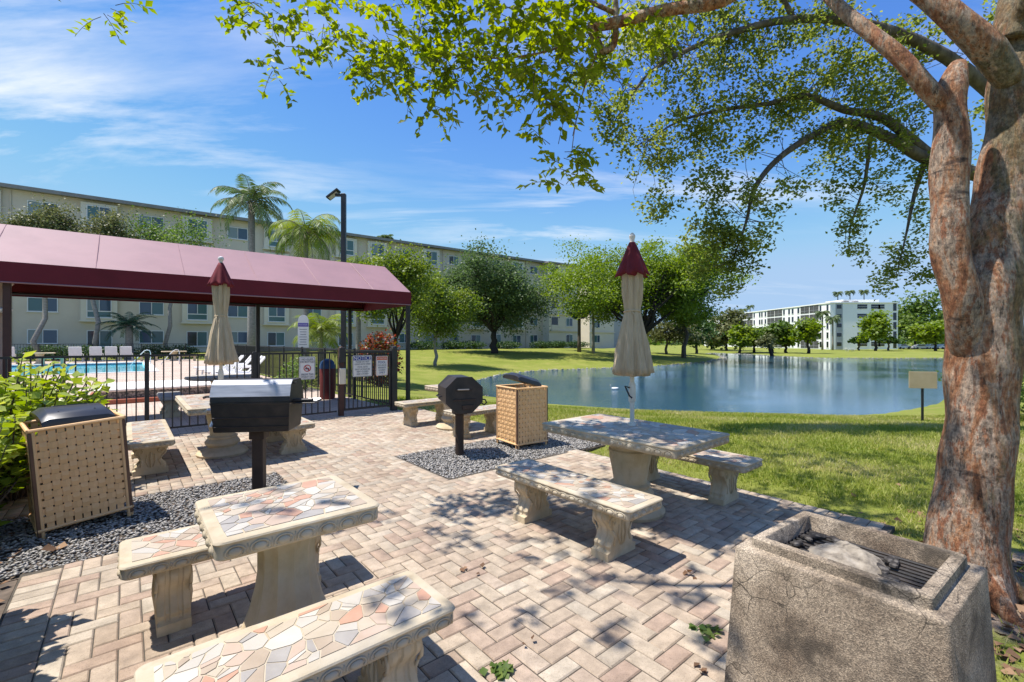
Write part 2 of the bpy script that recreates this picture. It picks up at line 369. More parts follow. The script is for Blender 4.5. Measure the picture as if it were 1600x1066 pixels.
mb = MB(); mb.prism([(-6, -2), (-.55, -2), (-.55, 4.44), (-2.61, 4.44), (-2.61, 5.98), (-3.26, 5.98), (-3.26, 9.4), (-9, 9.4), (-9, -2)], -.07, -.03)
struct(mb.build('planting_bed', SOIL)).rotation_euler = (0, 0, RZ)

# ------------------------------------------------------------------ pool deck and pool
m, t, b, o = new_mat('deck_pavers'); v = coords(t, 'Object'); br = node(t, 'ShaderNodeTexBrick'); t.links.new(v, br.inputs['Vector'])
br.inputs['Scale'].default_value = 1; br.inputs['Brick Width'].default_value = .2; br.inputs['Row Height'].default_value = .1; br.inputs['Mortar Size'].default_value = .006
br.inputs['Color1'].default_value = (.50, .38, .30, 1); br.inputs['Color2'].default_value = (.58, .47, .385, 1); br.inputs['Mortar'].default_value = (.25, .2, .16, 1)
t.links.new(mixc(t, 1.0, br.outputs[0], ramp(t, noise(t, v, .7, 5), [(.8, .8, .8), (1.05, 1.05, 1.05)], [.3, .7]), 'MULTIPLY'), b.inputs['Base Color']); b.inputs['Roughness'].default_value = .9
PU = (-17.0, 1.0, 29.7, 43.0)
mb = MB()
def rect(mb, r, z0, z1): mb.prism([(r[0], r[2]), (r[1], r[2]), (r[1], r[3]), (r[0], r[3])], z0, z1)
for k, r in enumerate(((-32, 4.72, 9.47, PU[2]), (-32, PU[0], PU[2], PU[3]), (PU[1], 4.72, PU[2], PU[3]), (-32, 4.72, PU[3], 50))): rect(mb, r, -.06, .0)
deck = struct(mb.build('pool_deck', m)); deck.rotation_euler = (0, 0, RZ)
TILE = M('pool_plaster', [(.45, .75, .80), (.55, .82, .86)], 1, .6)
COPING = M('white_coping', [(.72, .68, .62), (.8, .77, .72)], 3, .8)
mb = MB(); rect(mb, PU, -1.6, -1.5)
for r in ((PU[0], PU[1], PU[2], PU[2] + .1), (PU[0], PU[1], PU[3] - .1, PU[3]), (PU[0], PU[0] + .1, PU[2] + .1, PU[3] - .1), (PU[1] - .1, PU[1], PU[2] + .1, PU[3] - .1)): rect(mb, r, -1.5, -.02)
pool = struct(mb.build('swimming_pool', TILE)); pool.rotation_euler = (0, 0, RZ)
mb = MB()
for r in ((PU[0] - .3, PU[1] + .3, PU[2] - .3, PU[2] + .02), (PU[0] - .3, PU[1] + .3, PU[3] - .02, PU[3] + .3), (PU[1] - .02, PU[1] + .3, PU[2] + .02, PU[3] - .02)): rect(mb, r, -.03, .03)
mb.build('coping', COPING, pool)
mb = MB(); rect(mb, (PU[0] + .11, PU[1] - .11, PU[3] - .125, PU[3] - .105), -.22, -.025); mb.build('waterline_tile', M('waterline_tile', [(.05, .10, .16), (.12, .2, .3)], 30, .3), pool)
m, t, b, o = new_mat('pool_water'); b.inputs['Base Color'].default_value = (.09, .50, .60, 1); b.inputs['Roughness'].default_value = .08; b.inputs['Specular IOR Level'].default_value = .3
bumpn(t, b, noise(t, coords(t, 'World'), 3, 3), .1, .03)
mb = MB(); rect(mb, (PU[0] + .1, PU[1] - .1, PU[2] + .1, PU[3] - .1), -.16, -.12); mb.build('water', m, pool)
# ------------------------------------------------------------------ cast-stone tables and benches
def stone_mat(name, cols):
    m, t, b, o = new_mat(name); v = coords(t, 'World')
    c = ramp(t, noise(t, v, 5, 6, .6), cols, [.3, .5, .7])
    st = noise(t, coords(t, 'World', (6, 6, 1.2)), 2.2, 5, .6)
    c = mixc(t, ramp(t, st, [(0, 0, 0), (.55, .55, .55)], [.55, .78]), c, (.34, .24, .13))
    c = mixc(t, ramp(t, noise(t, v, 1.6, 4, .6), [(0, 0, 0), (.5, .5, .5)], [.52, .75]), c, (.33, .31, .28))
    t.links.new(c, b.inputs['Base Color']); b.inputs['Roughness'].default_value = .85; b.inputs['Specular IOR Level'].default_value = .25
    bumpn(t, b, noise(t, v, 70, 5, .7), .35, .006); return m
STONE = stone_mat('cast_stone', [(.45, .35, .215), (.55, .445, .29), (.61, .515, .365)])
SLAB = stone_mat('slab_stone', [(.38, .31, .215), (.455, .385, .275), (.51, .445, .34)])
TILES = [M('tile_' + n, c, 9, .55, .15, 60, kind='World') for n, c in (('white', [(.46, .42, .35), (.54, .49, .42)]), ('cream', [(.40, .335, .25), (.47, .40, .31)]), ('terracotta', [(.40, .225, .15), (.47, .285, .20)]),
    ('tan', [(.33, .26, .19), (.41, .33, .25)]), ('grey', [(.28, .255, .23), (.36, .335, .305)]), ('rose', [(.40, .30, .225), (.46, .36, .285)]), ('pale', [(.40, .365, .31), (.46, .425, .37)]))]
def shards(w, h, n, rnd):
    th_ = rnd.uniform(0, 3.1); ca, sa, k = math.cos(th_), math.sin(th_), 1.3
    pts = [(rnd.uniform(-w / 2, w / 2), rnd.uniform(-h / 2, h / 2)) for _ in range(n)]
    st = lambda p: ((p[0] * ca + p[1] * sa) / k, -p[0] * sa + p[1] * ca)
    cells = []
    for i, p in enumerate(pts):
        poly = [(-w / 2, -h / 2), (w / 2, -h / 2), (w / 2, h / 2), (-w / 2, h / 2)]; P = st(p)
        for j, q in enumerate(pts):
            if i == j: continue
            Q = st(q); mx_, my_ = (P[0] + Q[0]) / 2, (P[1] + Q[1]) / 2; dx, dy = Q[0] - P[0], Q[1] - P[1]
            f = lambda a: (st(a)[0] - mx_) * dx + (st(a)[1] - my_) * dy
            out_ = []
            for a_, b_ in zip(poly, poly[1:] + poly[:1]):
                fa, fb = f(a_), f(b_)
                if fa <= 0: out_.append(a_)
                if (fa < 0 < fb) or (fb < 0 < fa):
                    s = fa / (fa - fb); out_.append((a_[0] + s * (b_[0] - a_[0]), a_[1] + s * (b_[1] - a_[1])))
            poly = out_
            if len(poly) < 3: break
        if len(poly) >= 3:
            cx_ = sum(a[0] for a in poly) / len(poly); cy_ = sum(a[1] for a in poly) / len(poly)
            r = min(math.hypot(a[0] - cx_, a[1] - cy_) for a in poly)
            if r > .012: cells.append([(a[0] + (cx_ - a[0]) * min(.3, .0032 / math.hypot(a[0] - cx_, a[1] - cy_) * 1.3), a[1] + (cy_ - a[1]) * min(.3, .0032 / math.hypot(a[0] - cx_, a[1] - cy_) * 1.3)) for a in poly])
    return cells
def slab(root, L, Wd, z1, seed, single, th=.085, n=None):
    """rounded slab with egg moulding round the edge and a broken-tile mosaic let into the top"""
    mb = MB(); rr = []
    def ring(ins, z, q=.035):
        x, y = L / 2 - ins, Wd / 2 - ins; p = []
        for (cx_, cy_, a0) in ((x - q, y - q, 0), (-x + q, y - q, 90), (-x + q, -y + q, 180), (x - q, -y + q, 270)):
            for k in range(5): a = R(a0 + 22.5 * k); p.append(Vector((cx_ + q * math.cos(a), cy_ + q * math.sin(a), z)))
        return p
    for ins, z in ((.04, -th), (.016, -th + .003), (.007, -th + .012), (.006, -th + .03), (.007, -.020), (.003, -.016), (0, -.010), (.004, -.003), (.012, 0)): rr.append(ring(ins, z1 + z))
    mb.rings(rr); top = mb.build('top', SLAB, root, smooth=True)
    eg = MB()
    for (len_, fx) in ((L, 0), (Wd, 1)):
        k = max(2, int((len_ - .06) / .086)); stp = (len_ - .06) / k; zc = z1 - (.018 + th) / 2; e_ = th / .09
        for s in (-1, 1):
            for i in range(k):
                c_ = -(len_ - .06) / 2 + stp * (i + .5)
                rot = Matrix.Rotation(0 if fx == 0 else R(90), 3, 'Z'); off = (Wd if fx == 0 else L) / 2 - .006
                pos = rot @ Vector((c_, s * off, zc)); eg.ell(pos, (.027, .012, .019 * e_), 10, 6, rot)
                arc = [rot @ Vector((c_ + .036 * math.cos(R(a)), s * (off + .001), zc + .025 * e_ * math.sin(R(a)))) for a in range(-40, 221, 26)]
                eg.tube(arc, .0042, 5)
                d0 = rot @ Vector((c_ + stp / 2, s * (off - .001), z1 - .030)); d1 = rot @ Vector((c_ + stp / 2, s * (off - .001), z1 - th + .016)); eg.tube([d0, d1], [.003, .006], 4)
    struct(eg.build('egg_moulding', SLAB, top, smooth='all'), 'stuff')
    rnd = random.Random(seed); n = n or int(L * Wd / .0050); cells = shards(L - .10, Wd - .10, n, rnd)
    mbs = [MB() for _ in TILES]
    for poly in cells:
        k = rnd.choices(range(7), [3, 5, 2.4, 4, 2.4, 3, 4])[0]; z = z1 + .0018 + rnd.uniform(0, .0015)
        if single:
            q = MB(); q.prism(poly, z1 - .006, z); q.build('tile', TILES[k], top)
        else: mbs[k].prism(poly, z1 - .006, z)
    if not single:
        for k, q in enumerate(mbs):
            if q.v: struct(q.build('tiles', TILES[k], top), 'stuff')
    return top
LY = [(0, .168), (.055, .168), (.062, .150), (.075, .142), (.10, .148), (.125, .128), (.16, .102), (.20, .098), (.235, .115), (.27, .148), (.30, .166), (.325, .164), (.343, .150), (.347, .165), (.36, .165)]
def bench_leg(root, x, k=1.0, w=.15, h=.352):
    mb = MB(); ys = [(-w / 2, .90), (-w / 2 + .012, .985), (-.043, 1), (-.036, .93), (-.022, .93), (-.015, 1), (.015, 1), (.022, .93), (.036, .93), (.043, 1), (w / 2 - .012, .985), (w / 2, .90)]
    rings = []
    for y, q in ys:
        a = [Vector((x + y, hw * k * (q if 0.06 < z < .342 else (.985 if q < 1 else 1)), z / .36 * h)) for z, hw in LY]
        rings.append(a + [Vector((p.x, -p.y, p.z)) for p in reversed(a)])
    mb.rings(rings); leg = mb.build('leg', STONE, root, smooth=True)
    cv = MB()
    for s in (-1, 1):
        for sy in (-1, 1):
            cx_, cz_ = .098 * k * sy, .275 / .36 * h
            sp = [Vector((x + s * (w / 2 + .001), cx_ + sy * (.052 - .0065 * i / 2) * math.cos(i * .62 - 1.2) * k, cz_ + (.052 - .0065 * i / 2) * math.sin(i * .62 - 1.2))) for i in range(14)]
            cv.tube(sp, .0085, 5)
            cv.tube([Vector((x + s * (w / 2), .120 * k * sy, .225 / .36 * h)), Vector((x + s * (w / 2 + .003), .080 * k * sy, .165 / .36 * h)), Vector((x + s * (w / 2), .095 * k * sy, .10 / .36 * h))], [.006, .011, .006], 5)
            cv.tube([Vector((x + s * (w / 2), .035 * k * sy, .24 / .36 * h)), Vector((x + s * (w / 2 + .003), .045 * k * sy, .16 / .36 * h)), Vector((x + s * (w / 2), .020 * k * sy, .09 / .36 * h))], [.005, .010, .005], 5)
        cv.tube([Vector((x + s * (w / 2), 0, .27 / .36 * h)), Vector((x + s * (w / 2 + .004), 0, .18 / .36 * h)), Vector((x + s * (w / 2), 0, .085 / .36 * h))], [.006, .014, .006], 5)
    struct(cv.build('carving', STONE, leg, smooth='all'), 'stuff')
def bench(label, u, v, L, along_v, seed, single, group='cast stone benches', wd=.43, legs=.30):
    b = thing('stone_bench', label, 'bench', V(u, v), RZ + (R(90) if along_v else 0), group)
    slab(b, L, wd, .43, seed, single, .078)
    for s in (-1, 1): bench_leg(b, s * L * legs)
    return b
def pedestal(root, kind):
    mb = MB()
    if kind == 'flared':
        prof = [(.262, 0), (.262, .035), (.25, .05), (.205, .14), (.165, .25), (.138, .36), (.125, .46), (.125, .55), (.138, .62), (.16, .655), (.175, .676)]
        mb.lathe(prof, 48, fn=lambda a, z: 1 + (.05 * math.cos(12 * a) if .05 < z < .63 else 0))
    else:
        prof = [(.30, 0), (.31, .03), (.29, .06), (.20, .09), (.17, .115), (.175, .13), (.205, .15), (.21, .18), (.185, .215), (.172, .225), (.18, .24), (.182, .255), (.15, .27), (.148, .30), (.165, .40), (.185, .50), (.188, .545), (.195, .55), (.195, .565), (.18, .575), (.20, .615), (.245, .655), (.25, .676)]
        mb.lathe(prof, 48, fn=lambda a, z: 1 + (.022 * math.cos(10 * a) if (.28 < z < .54 or .10 < z < .2 or .58 < z < .66) else 0))
    return mb.build('pedestal', STONE, root, smooth=True)
def table(label, u, v, L, Wd, along_v, kind, seed, single, n=None):
    r = thing('stone_table', label, 'table', V(u, v), RZ + (R(90) if along_v else 0), 'cast stone tables')
    slab(r, L, Wd, .76, seed, single, .086, n); pedestal(r, kind); return r
table('square mosaic-topped stone table with flared fluted foot in the foreground', .61, 2.45, .70, .66, False, 'flared', 3, True)
bench('mosaic stone bench nearest the camera, cut by the bottom edge', .55, 1.84, 1.06, False, 4, True)
bench('mosaic stone bench on the far side of the foreground square table', .54, 3.19, 1.14, False, 5, True)
table('long stone table holding the umbrella beside the lawn', 3.55, 2.5, 1.45, .90, True, 'urn', 6, True, 120)
bench('carved stone bench in front of the lawn-side umbrella table', 2.75, 2.52, 1.46, True, 7, True)
bench('carved stone bench behind the lawn-side umbrella table, next to grass', 4.47, 2.5, 1.46, True, 8, False)
table('stone umbrella table behind the box grill by the pool fence', 1.02, 7.4, 1.75, .95, True, 'urn', 9, False)
bench('stone bench between the woven bin and the pool fence table', .22, 7.4, 1.78, True, 10, False)
bench('scroll-legged stone bench right of the box grill', 1.79, 7.35, 1.6, True, 11, False)
table('small stone table behind the eight-sided grill', 4.5, 6.95, .80, .70, False, 'urn', 12, False)
bench('stone bench near the gate end post behind the eight-sided grill', 4.38, 7.68, 1.15, False, 13, False)
bench('stone bench between the eight-sided grill and right woven bin', 4.5, 6.2, 1.1, False, 14, False)

# ------------------------------------------------------------------ closed umbrellas
TAN = M('tan_canvas', [(.42, .33, .21), (.52, .42, .285)], 6, .9, .25, 60, stretch=(6, 6, 1)); MAROON = M('maroon_canvas', [(.11, .006, .012), (.165, .012, .02)], 8, .8, .2, 60)
POLE = M('cream_pole', [(.62, .58, .48), (.70, .66, .57)], 9, .45); DARK = M('dark_plastic', [(.012, .012, .013), (.022, .022, .024)], 8, .5); FINIAL = M('finial', [(.62, .6, .58)], 4, .5)
def umbrella(label, u, v, zb, zt, seed, ball):
    r = thing('patio_umbrella', label, 'umbrella', V(u, v, .762), 0, 'closed patio umbrellas'); o = .762; ph = seed * 1.7; rnd = random.Random(seed)
    mb = MB(); mb.lathe([(.021, 0), (.021, zt - o - .05)], 12); mb.lathe([(.036, .002), (.034, .03), (.024, .034)], 12); mb.build('pole', POLE, r, smooth=True)
    mb = MB(); mb.lathe([(.022, .22), (.033, .235), (.034, .36), (.028, .40), (.022, .41)], 12); ch = mb.build('crank_housing', POLE, r, smooth=True)
    mb = MB(); mb.tube([(-.03, -.02, .36), (-.075, -.035, .375), (-.045, -.07, .29), (-.02, -.075, .27)], .008, 6); mb.build('crank_handle', DARK, ch, smooth=True)
    H = zt - zb; ztie = zb + H * .44
    prof = []
    for i in range(25):
        f = i / 24; z = zb + (zt - .30 - zb) * f
        if z < ztie: q = (ztie - z) / (ztie - zb); rad = .072 + .105 * q ** .85; amp = .10 + .17 * q
        else: q = (z - ztie) / (zt - .30 - ztie); rad = .070 + .022 * math.sin(min(q * 2.2, 1.57)); amp = .10 + .10 * min(1, q * 3)
        prof.append((rad, z - o, amp))
    mb = MB(); n = 120; rings = []
    for k, (rad, z, amp) in enumerate(prof):
        ring = []
        for j in range(n):
            a = 2 * math.pi * j / n; w = math.cos(8 * a + ph + .8 * math.sin(k * .13)) * .55 + (1 - 2 * abs(math.sin(9.5 * a + ph * 2 + k * .05)) ** .5) * .6
            drop = (.018 * math.cos(8 * a + ph) - .02) if k == 0 else 0
            rr = rad * (1 + amp * w); ring.append(Vector((rr * math.cos(a), rr * math.sin(a), z + drop)))
        rings.append(ring)
    mb.rings(rings, True, True); cl = mb.build('canopy', TAN, r, smooth='all')
    mb = MB(); mb.tube([Vector((.074 * math.cos(a), .074 * math.sin(a), ztie - o + .012 * math.sin(a + ph))) for a in [i * .3142 for i in range(21)]], .009, 6)
    mb.tube([(-.02, -.07, ztie - o), (.0, -.098, ztie - o - .03), (.01, -.10, ztie - o - .10)], .007, 5); mb.build('tie_strap', TAN, cl, smooth=True)
    mb = MB(); rings = []
    for f in range(9):
        q = f / 8; z = zt - .06 - o - .31 * q; rad = .028 + .118 * q ** .9; ring = []
        for j in range(64):
            a = 2 * math.pi * j / 64; ring.append(Vector((math.cos(a), math.sin(a), 0)) * rad * (1 + .17 * q * math.cos(8 * a + ph)) + Vector((0, 0, z - .02 * q * math.cos(8 * a + ph))))
        rings.append(ring)
    mb.rings(rings[::-1], True, True); mb.build('vent_cap', MAROON, r, smooth='all')
    mb = MB(); mb.lathe([(.02, zt - o - .06), (.022, zt - o - .035), (.034 if ball else .026, zt - o - .02), (.038 if ball else .03, zt - o - .002), (.03 if ball else .02, zt - o + .018), (.008, zt - o + .03)], 14); mb.build('finial', FINIAL, r, smooth=True)
umbrella('closed tan umbrella with maroon cap over the lawn-side table', 3.64, 2.54, 1.27, 2.55, 2, False)
umbrella('closed tan umbrella with maroon cap and white ball, by the pool fence', 1.0, 7.4, 1.27, 2.70, 5, True)

# ------------------------------------------------------------------ grills
IRON = M('sooty_iron', [(.008, .007, .007), (.022, .018, .016), (.045, .032, .026)], 7, .5, .15, 50, spec=.5)
RUST = M('brown_post', [(.028, .018, .014), (.055, .034, .025)], 6, .6, .2, 50); STEEL = M('grey_lid', [(.20, .22, .26), (.33, .35, .39), (.42, .44, .48)], 3, .5, .1, 40, stretch=(1, 8, 8), spec=.5)
CHROME = M('worn_steel', [(.32, .32, .32)], 5, .35, metal=1)
gp = at(405, 769, 4.7)
g = thing('box_grill', 'rectangular black charcoal grill with grey lid on a brown post', 'grill', (gp.x, gp.y, 0), R(8))
mb = MB(); mb.cbox((0, 0, .31), (.105, .105, .66), .008); mb.build('post', RUST, g)
mb = MB(); mb.cbox((0, 0, .60), (.145, .145, .09), .006); mb.build('post_collar', RUST, g)
mb = MB(); mb.rings([[Vector((x, y, z)) for x, y in ((-w, -d), (w, -d), (w, d), (-w, d))] for w, d, z in ((.345, .18, .655), (.35, .19, .665), (.365, .215, .93), (.37, .22, .94), (.37, .22, .955))]); body = mb.build('firebox', IRON, g)
mb = MB(); mb.cbox((0, -.207, .80), (.71, .012, .012), .003); mb.cbox((0, -.200, .71), (.70, .01, .008), .002); mb.build('seam', RUST, body)
prof = [(-.22, .958), (-.216, 1.0), (-.18, 1.12), (-.13, 1.165), (.13, 1.165), (.20, 1.05), (.22, .958)]
mb = MB(); mb.rings([[Vector((x, y, z)) for y, z in prof] for x in (-.368, .368)]); lid = mb.build('lid', IRON, g)
mb = MB(); mb.rings([[Vector((x, y, z)) for y, z in ((-.221, 1.012), (-.185, 1.126), (-.132, 1.171), (-.128, 1.165), (-.178, 1.120), (-.214, 1.008))] for x in (-.370, .370)]); mb.build('lid_panel', STEEL, lid)
mb = MB(); mb.tube([(-.365, -.15, 1.01), (-.43, -.15, 1.01), (-.45, -.17, 1.0)], .013, 6); mb.tube([(.365, -.1, 1.13), (.40, -.1, 1.14)], .008, 6); mb.build('lid_handle', DARK, lid)
mb = MB(); mb.tube([(-.365, -.16, .88), (-.41, -.17, .88), (-.42, -.17, .86)], .016, 8); mb.tube([(-.355, -.18, .77), (-.365, -.21, .72)], .014, 6); mb.build('latch', CHROME, g)
mb = MB(); mb.cbox((.48, -.02, .93), (.22, .26, .012), .004); mb.cbox((.46, -.1, .955), (.20, .05, .03), .006); sh = mb.build('side_shelf', IRON, g)
mb = MB()
for k in range(7): mb.tube([(.375, -.10 + .03 * k, .948), (.59, -.10 + .03 * k, .948)], .004, 4)
mb.build('shelf_rods', CHROME, sh)

gp = at(718, 709, 6.3)
g = thing('octagonal_grill', 'black eight-sided charcoal grill on a round post in gravel', 'grill', (gp.x, gp.y, -.02), R(20))
mb = MB(); mb.lathe([(.06, 0), (.06, .62)], 14); mb.build('post', RUST, g, smooth=True)
mb = MB(); mb.cbox((0, 0, .60), (.18, .18, .05), .006); mb.build('post_collar', RUST, g)
def octo(r, y): return [Vector((r * math.cos(R(22.5 + 45 * k)), y, .86 + r * .96 * math.sin(R(22.5 + 45 * k)))) for k in range(8)]
mb = MB(); mb.rings([octo(.25, -.27), octo(.262, -.262), octo(.262, .30), octo(.25, .31)]); body = mb.build('barrel', IRON, g)
mb = MB(); mb.rings([octo(.272, -.285), octo(.272, -.262)], True, True); fr = mb.build('end_plate', IRON, g)
mb = MB(); mb.cbox((0, -.295, .93), (.20, .012, .012), .003); mb.cbox((0, -.292, .80), (.30, .02, .02), .004); mb.cbox((.05, -.294, .70), (.16, .018, .06), .004); mb.lathe([(.02, 0), (.02, .012)], 10, (-.03, -.292, .79)); mb.build('door_ridges', RUST, fr)
mb = MB(); mb.tube([(-.10, -.29, .935), (-.10, -.325, .94), (.05, -.325, .94), (.05, -.29, .935)], .010, 6); mb.build('door_handle', CHROME, fr, smooth=True)
mb = MB(); mb.tube([(.255, -.20, .79), (.31, -.20, .78), (.33, -.20, .74), (.30, -.20, .71), (.25, -.20, .74)], .011, 6); mb.build('crank_handle', DARK, g, smooth=True)
mb = MB(); mb.tube([(-.262, -.1, .84), (-.30, -.1, .83), (-.30, .1, .83), (-.262, .1, .84)], .010, 6); mb.build('side_handle', DARK, g, smooth=True)

# precast concrete grill in the right foreground
m, t, b, o = new_mat('aggregate_concrete'); v = coords(t, 'Object')
c = ramp(t, noise(t, v, 2.6, 6, .65), [(.13, .10, .075), (.29, .24, .185), (.44, .375, .30)], [.34, .5, .64])
vo = node(t, 'ShaderNodeTexVoronoi'); vo.inputs['Scale'].default_value = 260; t.links.new(v, vo.inputs['Vector'])
c = mixc(t, .55, c, ramp(t, vo.outputs['Color'], [(.06, .05, .04), (.42, .38, .33), (.85, .8, .72)], [.2, .55, .9]), 'OVERLAY')
crk = node(t, 'ShaderNodeTexVoronoi', feature='DISTANCE_TO_EDGE'); crk.inputs['Scale'].default_value = 9
dv = node(t, 'ShaderNodeMix', data_type='VECTOR'); dv.inputs[0].default_value = .09; t.links.new(v, dv.inputs[4]); nn = node(t, 'ShaderNodeTexNoise'); nn.inputs['Scale'].default_value = 7; nn.inputs['Detail'].default_value = 5; t.links.new(v, nn.inputs['Vector']); t.links.new(nn.outputs['Color'], dv.inputs[5]); t.links.new(dv.outputs[1], crk.inputs['Vector'])
cm = node(t, 'ShaderNodeMath', operation='MULTIPLY'); t.links.new(ramp(t, crk.outputs['Distance'], [(1, 1, 1), (0, 0, 0)], [.004, .018]), cm.inputs[0]); t.links.new(ramp(t, noise(t, v, 3.1, 4), [(0, 0, 0), (.9, .9, .9)], [.45, .6]), cm.inputs[1])
c = mixc(t, cm.outputs[0], c, (.03, .025, .02))
c = mixc(t, ramp(t, noise(t, v, 4.2, 6, .7), [(0, 0, 0), (.85, .85, .85)], [.53, .66]), c, (.055, .045, .035))
t.links.new(c, b.inputs['Base Color']); b.inputs['Roughness'].default_value = .9; b.inputs['Specular IOR Level'].default_value = .2
bumpn(t, b, vo.outputs['Distance'], .5, .004); AGG = m
ZT = .76; cen = Vector((1.325, 1.76, 0)); ang = -.942; LX, LYY = .64, .58
g = thing('concrete_grill', 'weathered precast concrete grill box full of ash in the right foreground', 'grill', (cen.x, cen.y, -.01), ang)
mb = MB()
def rr(x, y, z, q=.014):
    p = []
    for cx_, cy_, a0 in ((x - q, y - q, 0), (-x + q, y - q, 90), (-x + q, -y + q, 180), (x - q, -y + q, 270)):
        for i in range(4): a = R(a0 + 30 * i); p.append(Vector((cx_ + q * math.cos(a), cy_ + q * math.sin(a), z)))
    return p
hx, hy = LX / 2, LYY / 2
rings = [rr(hx + .04, hy + .04, 0), rr(hx + .0, hy + .0, ZT - .028), rr(hx - .002, hy - .002, ZT - .024), rr(hx - .006, hy - .006, ZT - .021), rr(hx - .040, hy - .040, ZT - .020, .012), rr(hx - .044, hy - .044, ZT - .016, .012), rr(hx - .046, hy - .046, ZT + .016, .012), rr(hx - .051, hy - .051, ZT + .021, .012), rr(hx - .080, hy - .080, ZT + .021, .010), rr(hx - .085, hy - .085, ZT + .015, .010), rr(hx - .094, hy - .094, ZT - .10, .01)]
mb.rings(rings); mb.build('shell', AGG, g, smooth=True)
mb = MB(); n = 12
for i in range(n):
    y = -hy + .11 + (LYY - .22) * i / (n - 1); mb.tube([(-hx + .09, y, ZT - .045), (hx - .09, y, ZT - .045)], .006, 6)
for x in (-.18, 0, .18): mb.tube([(x, -hy + .13, ZT - .053), (x, hy - .13, ZT - .053)], .006, 5)
mb.build('grate', IRON, g, smooth=True)
mb = MB(); mb.box((0, 0, ZT - .094), (LX - .20, LYY - .20, .008)); mb.build('soot_bed', M('soot', [(.02, .018, .016), (.06, .052, .045)], 14, .95), g)
nx_, ny_ = 60, 48; av = []; af = []; rs = random.Random(4)
for j in range(ny_):
    for i in range(nx_):
        x = -.20 + .36 * i / (nx_ - 1); y = -.17 + .34 * j / (ny_ - 1); q = max(0, 1 - ((x + .02) / .135) ** 2 * (1 + .4 * math.sin(9 * y)) - ((y - .01) / .155) ** 2 * (1 + .35 * math.sin(11 * x + 1)))
        av.append((x, y, ZT - .07 + .068 * q ** .7 + (.010 * math.sin(31 * x + 5 * y) * math.cos(27 * y) + .006 * math.sin(71 * x) * math.sin(63 * y + 2) + rs.uniform(0, .006)) * (q > 0)))
for j in range(ny_ - 1):
    for i in range(nx_ - 1): a = j * nx_ + i; af.append((a, a + 1, a + nx_ + 1, a + nx_))
np_mesh('ash_heap', np.array(av), np.array(af), M('wood_ash', [(.10, .085, .068), (.27, .23, .18), (.36, .315, .255)], 26, .95, .6, 70), g, smooth=True)
CHAR = M('charred_wood', [(.010, .009, .008), (.035, .03, .027), (.16, .145, .13)], 30, .9, .4)
for i in range(13):
    mb = MB(); x, y = rs.choice((rs.uniform(.08, .20), rs.uniform(-.19, -.1))), rs.uniform(-.16, .16); mb.cbox((0, 0, 0), (rs.uniform(.03, .07), rs.uniform(.015, .03), .018), .005, Matrix.Rotation(rs.uniform(0, 3), 3, 'Z') @ Matrix.Rotation(rs.uniform(-.3, .3), 3, 'X')); o_ = mb.build('ember', CHAR, g); o_.location = (x, y, ZT - .028)

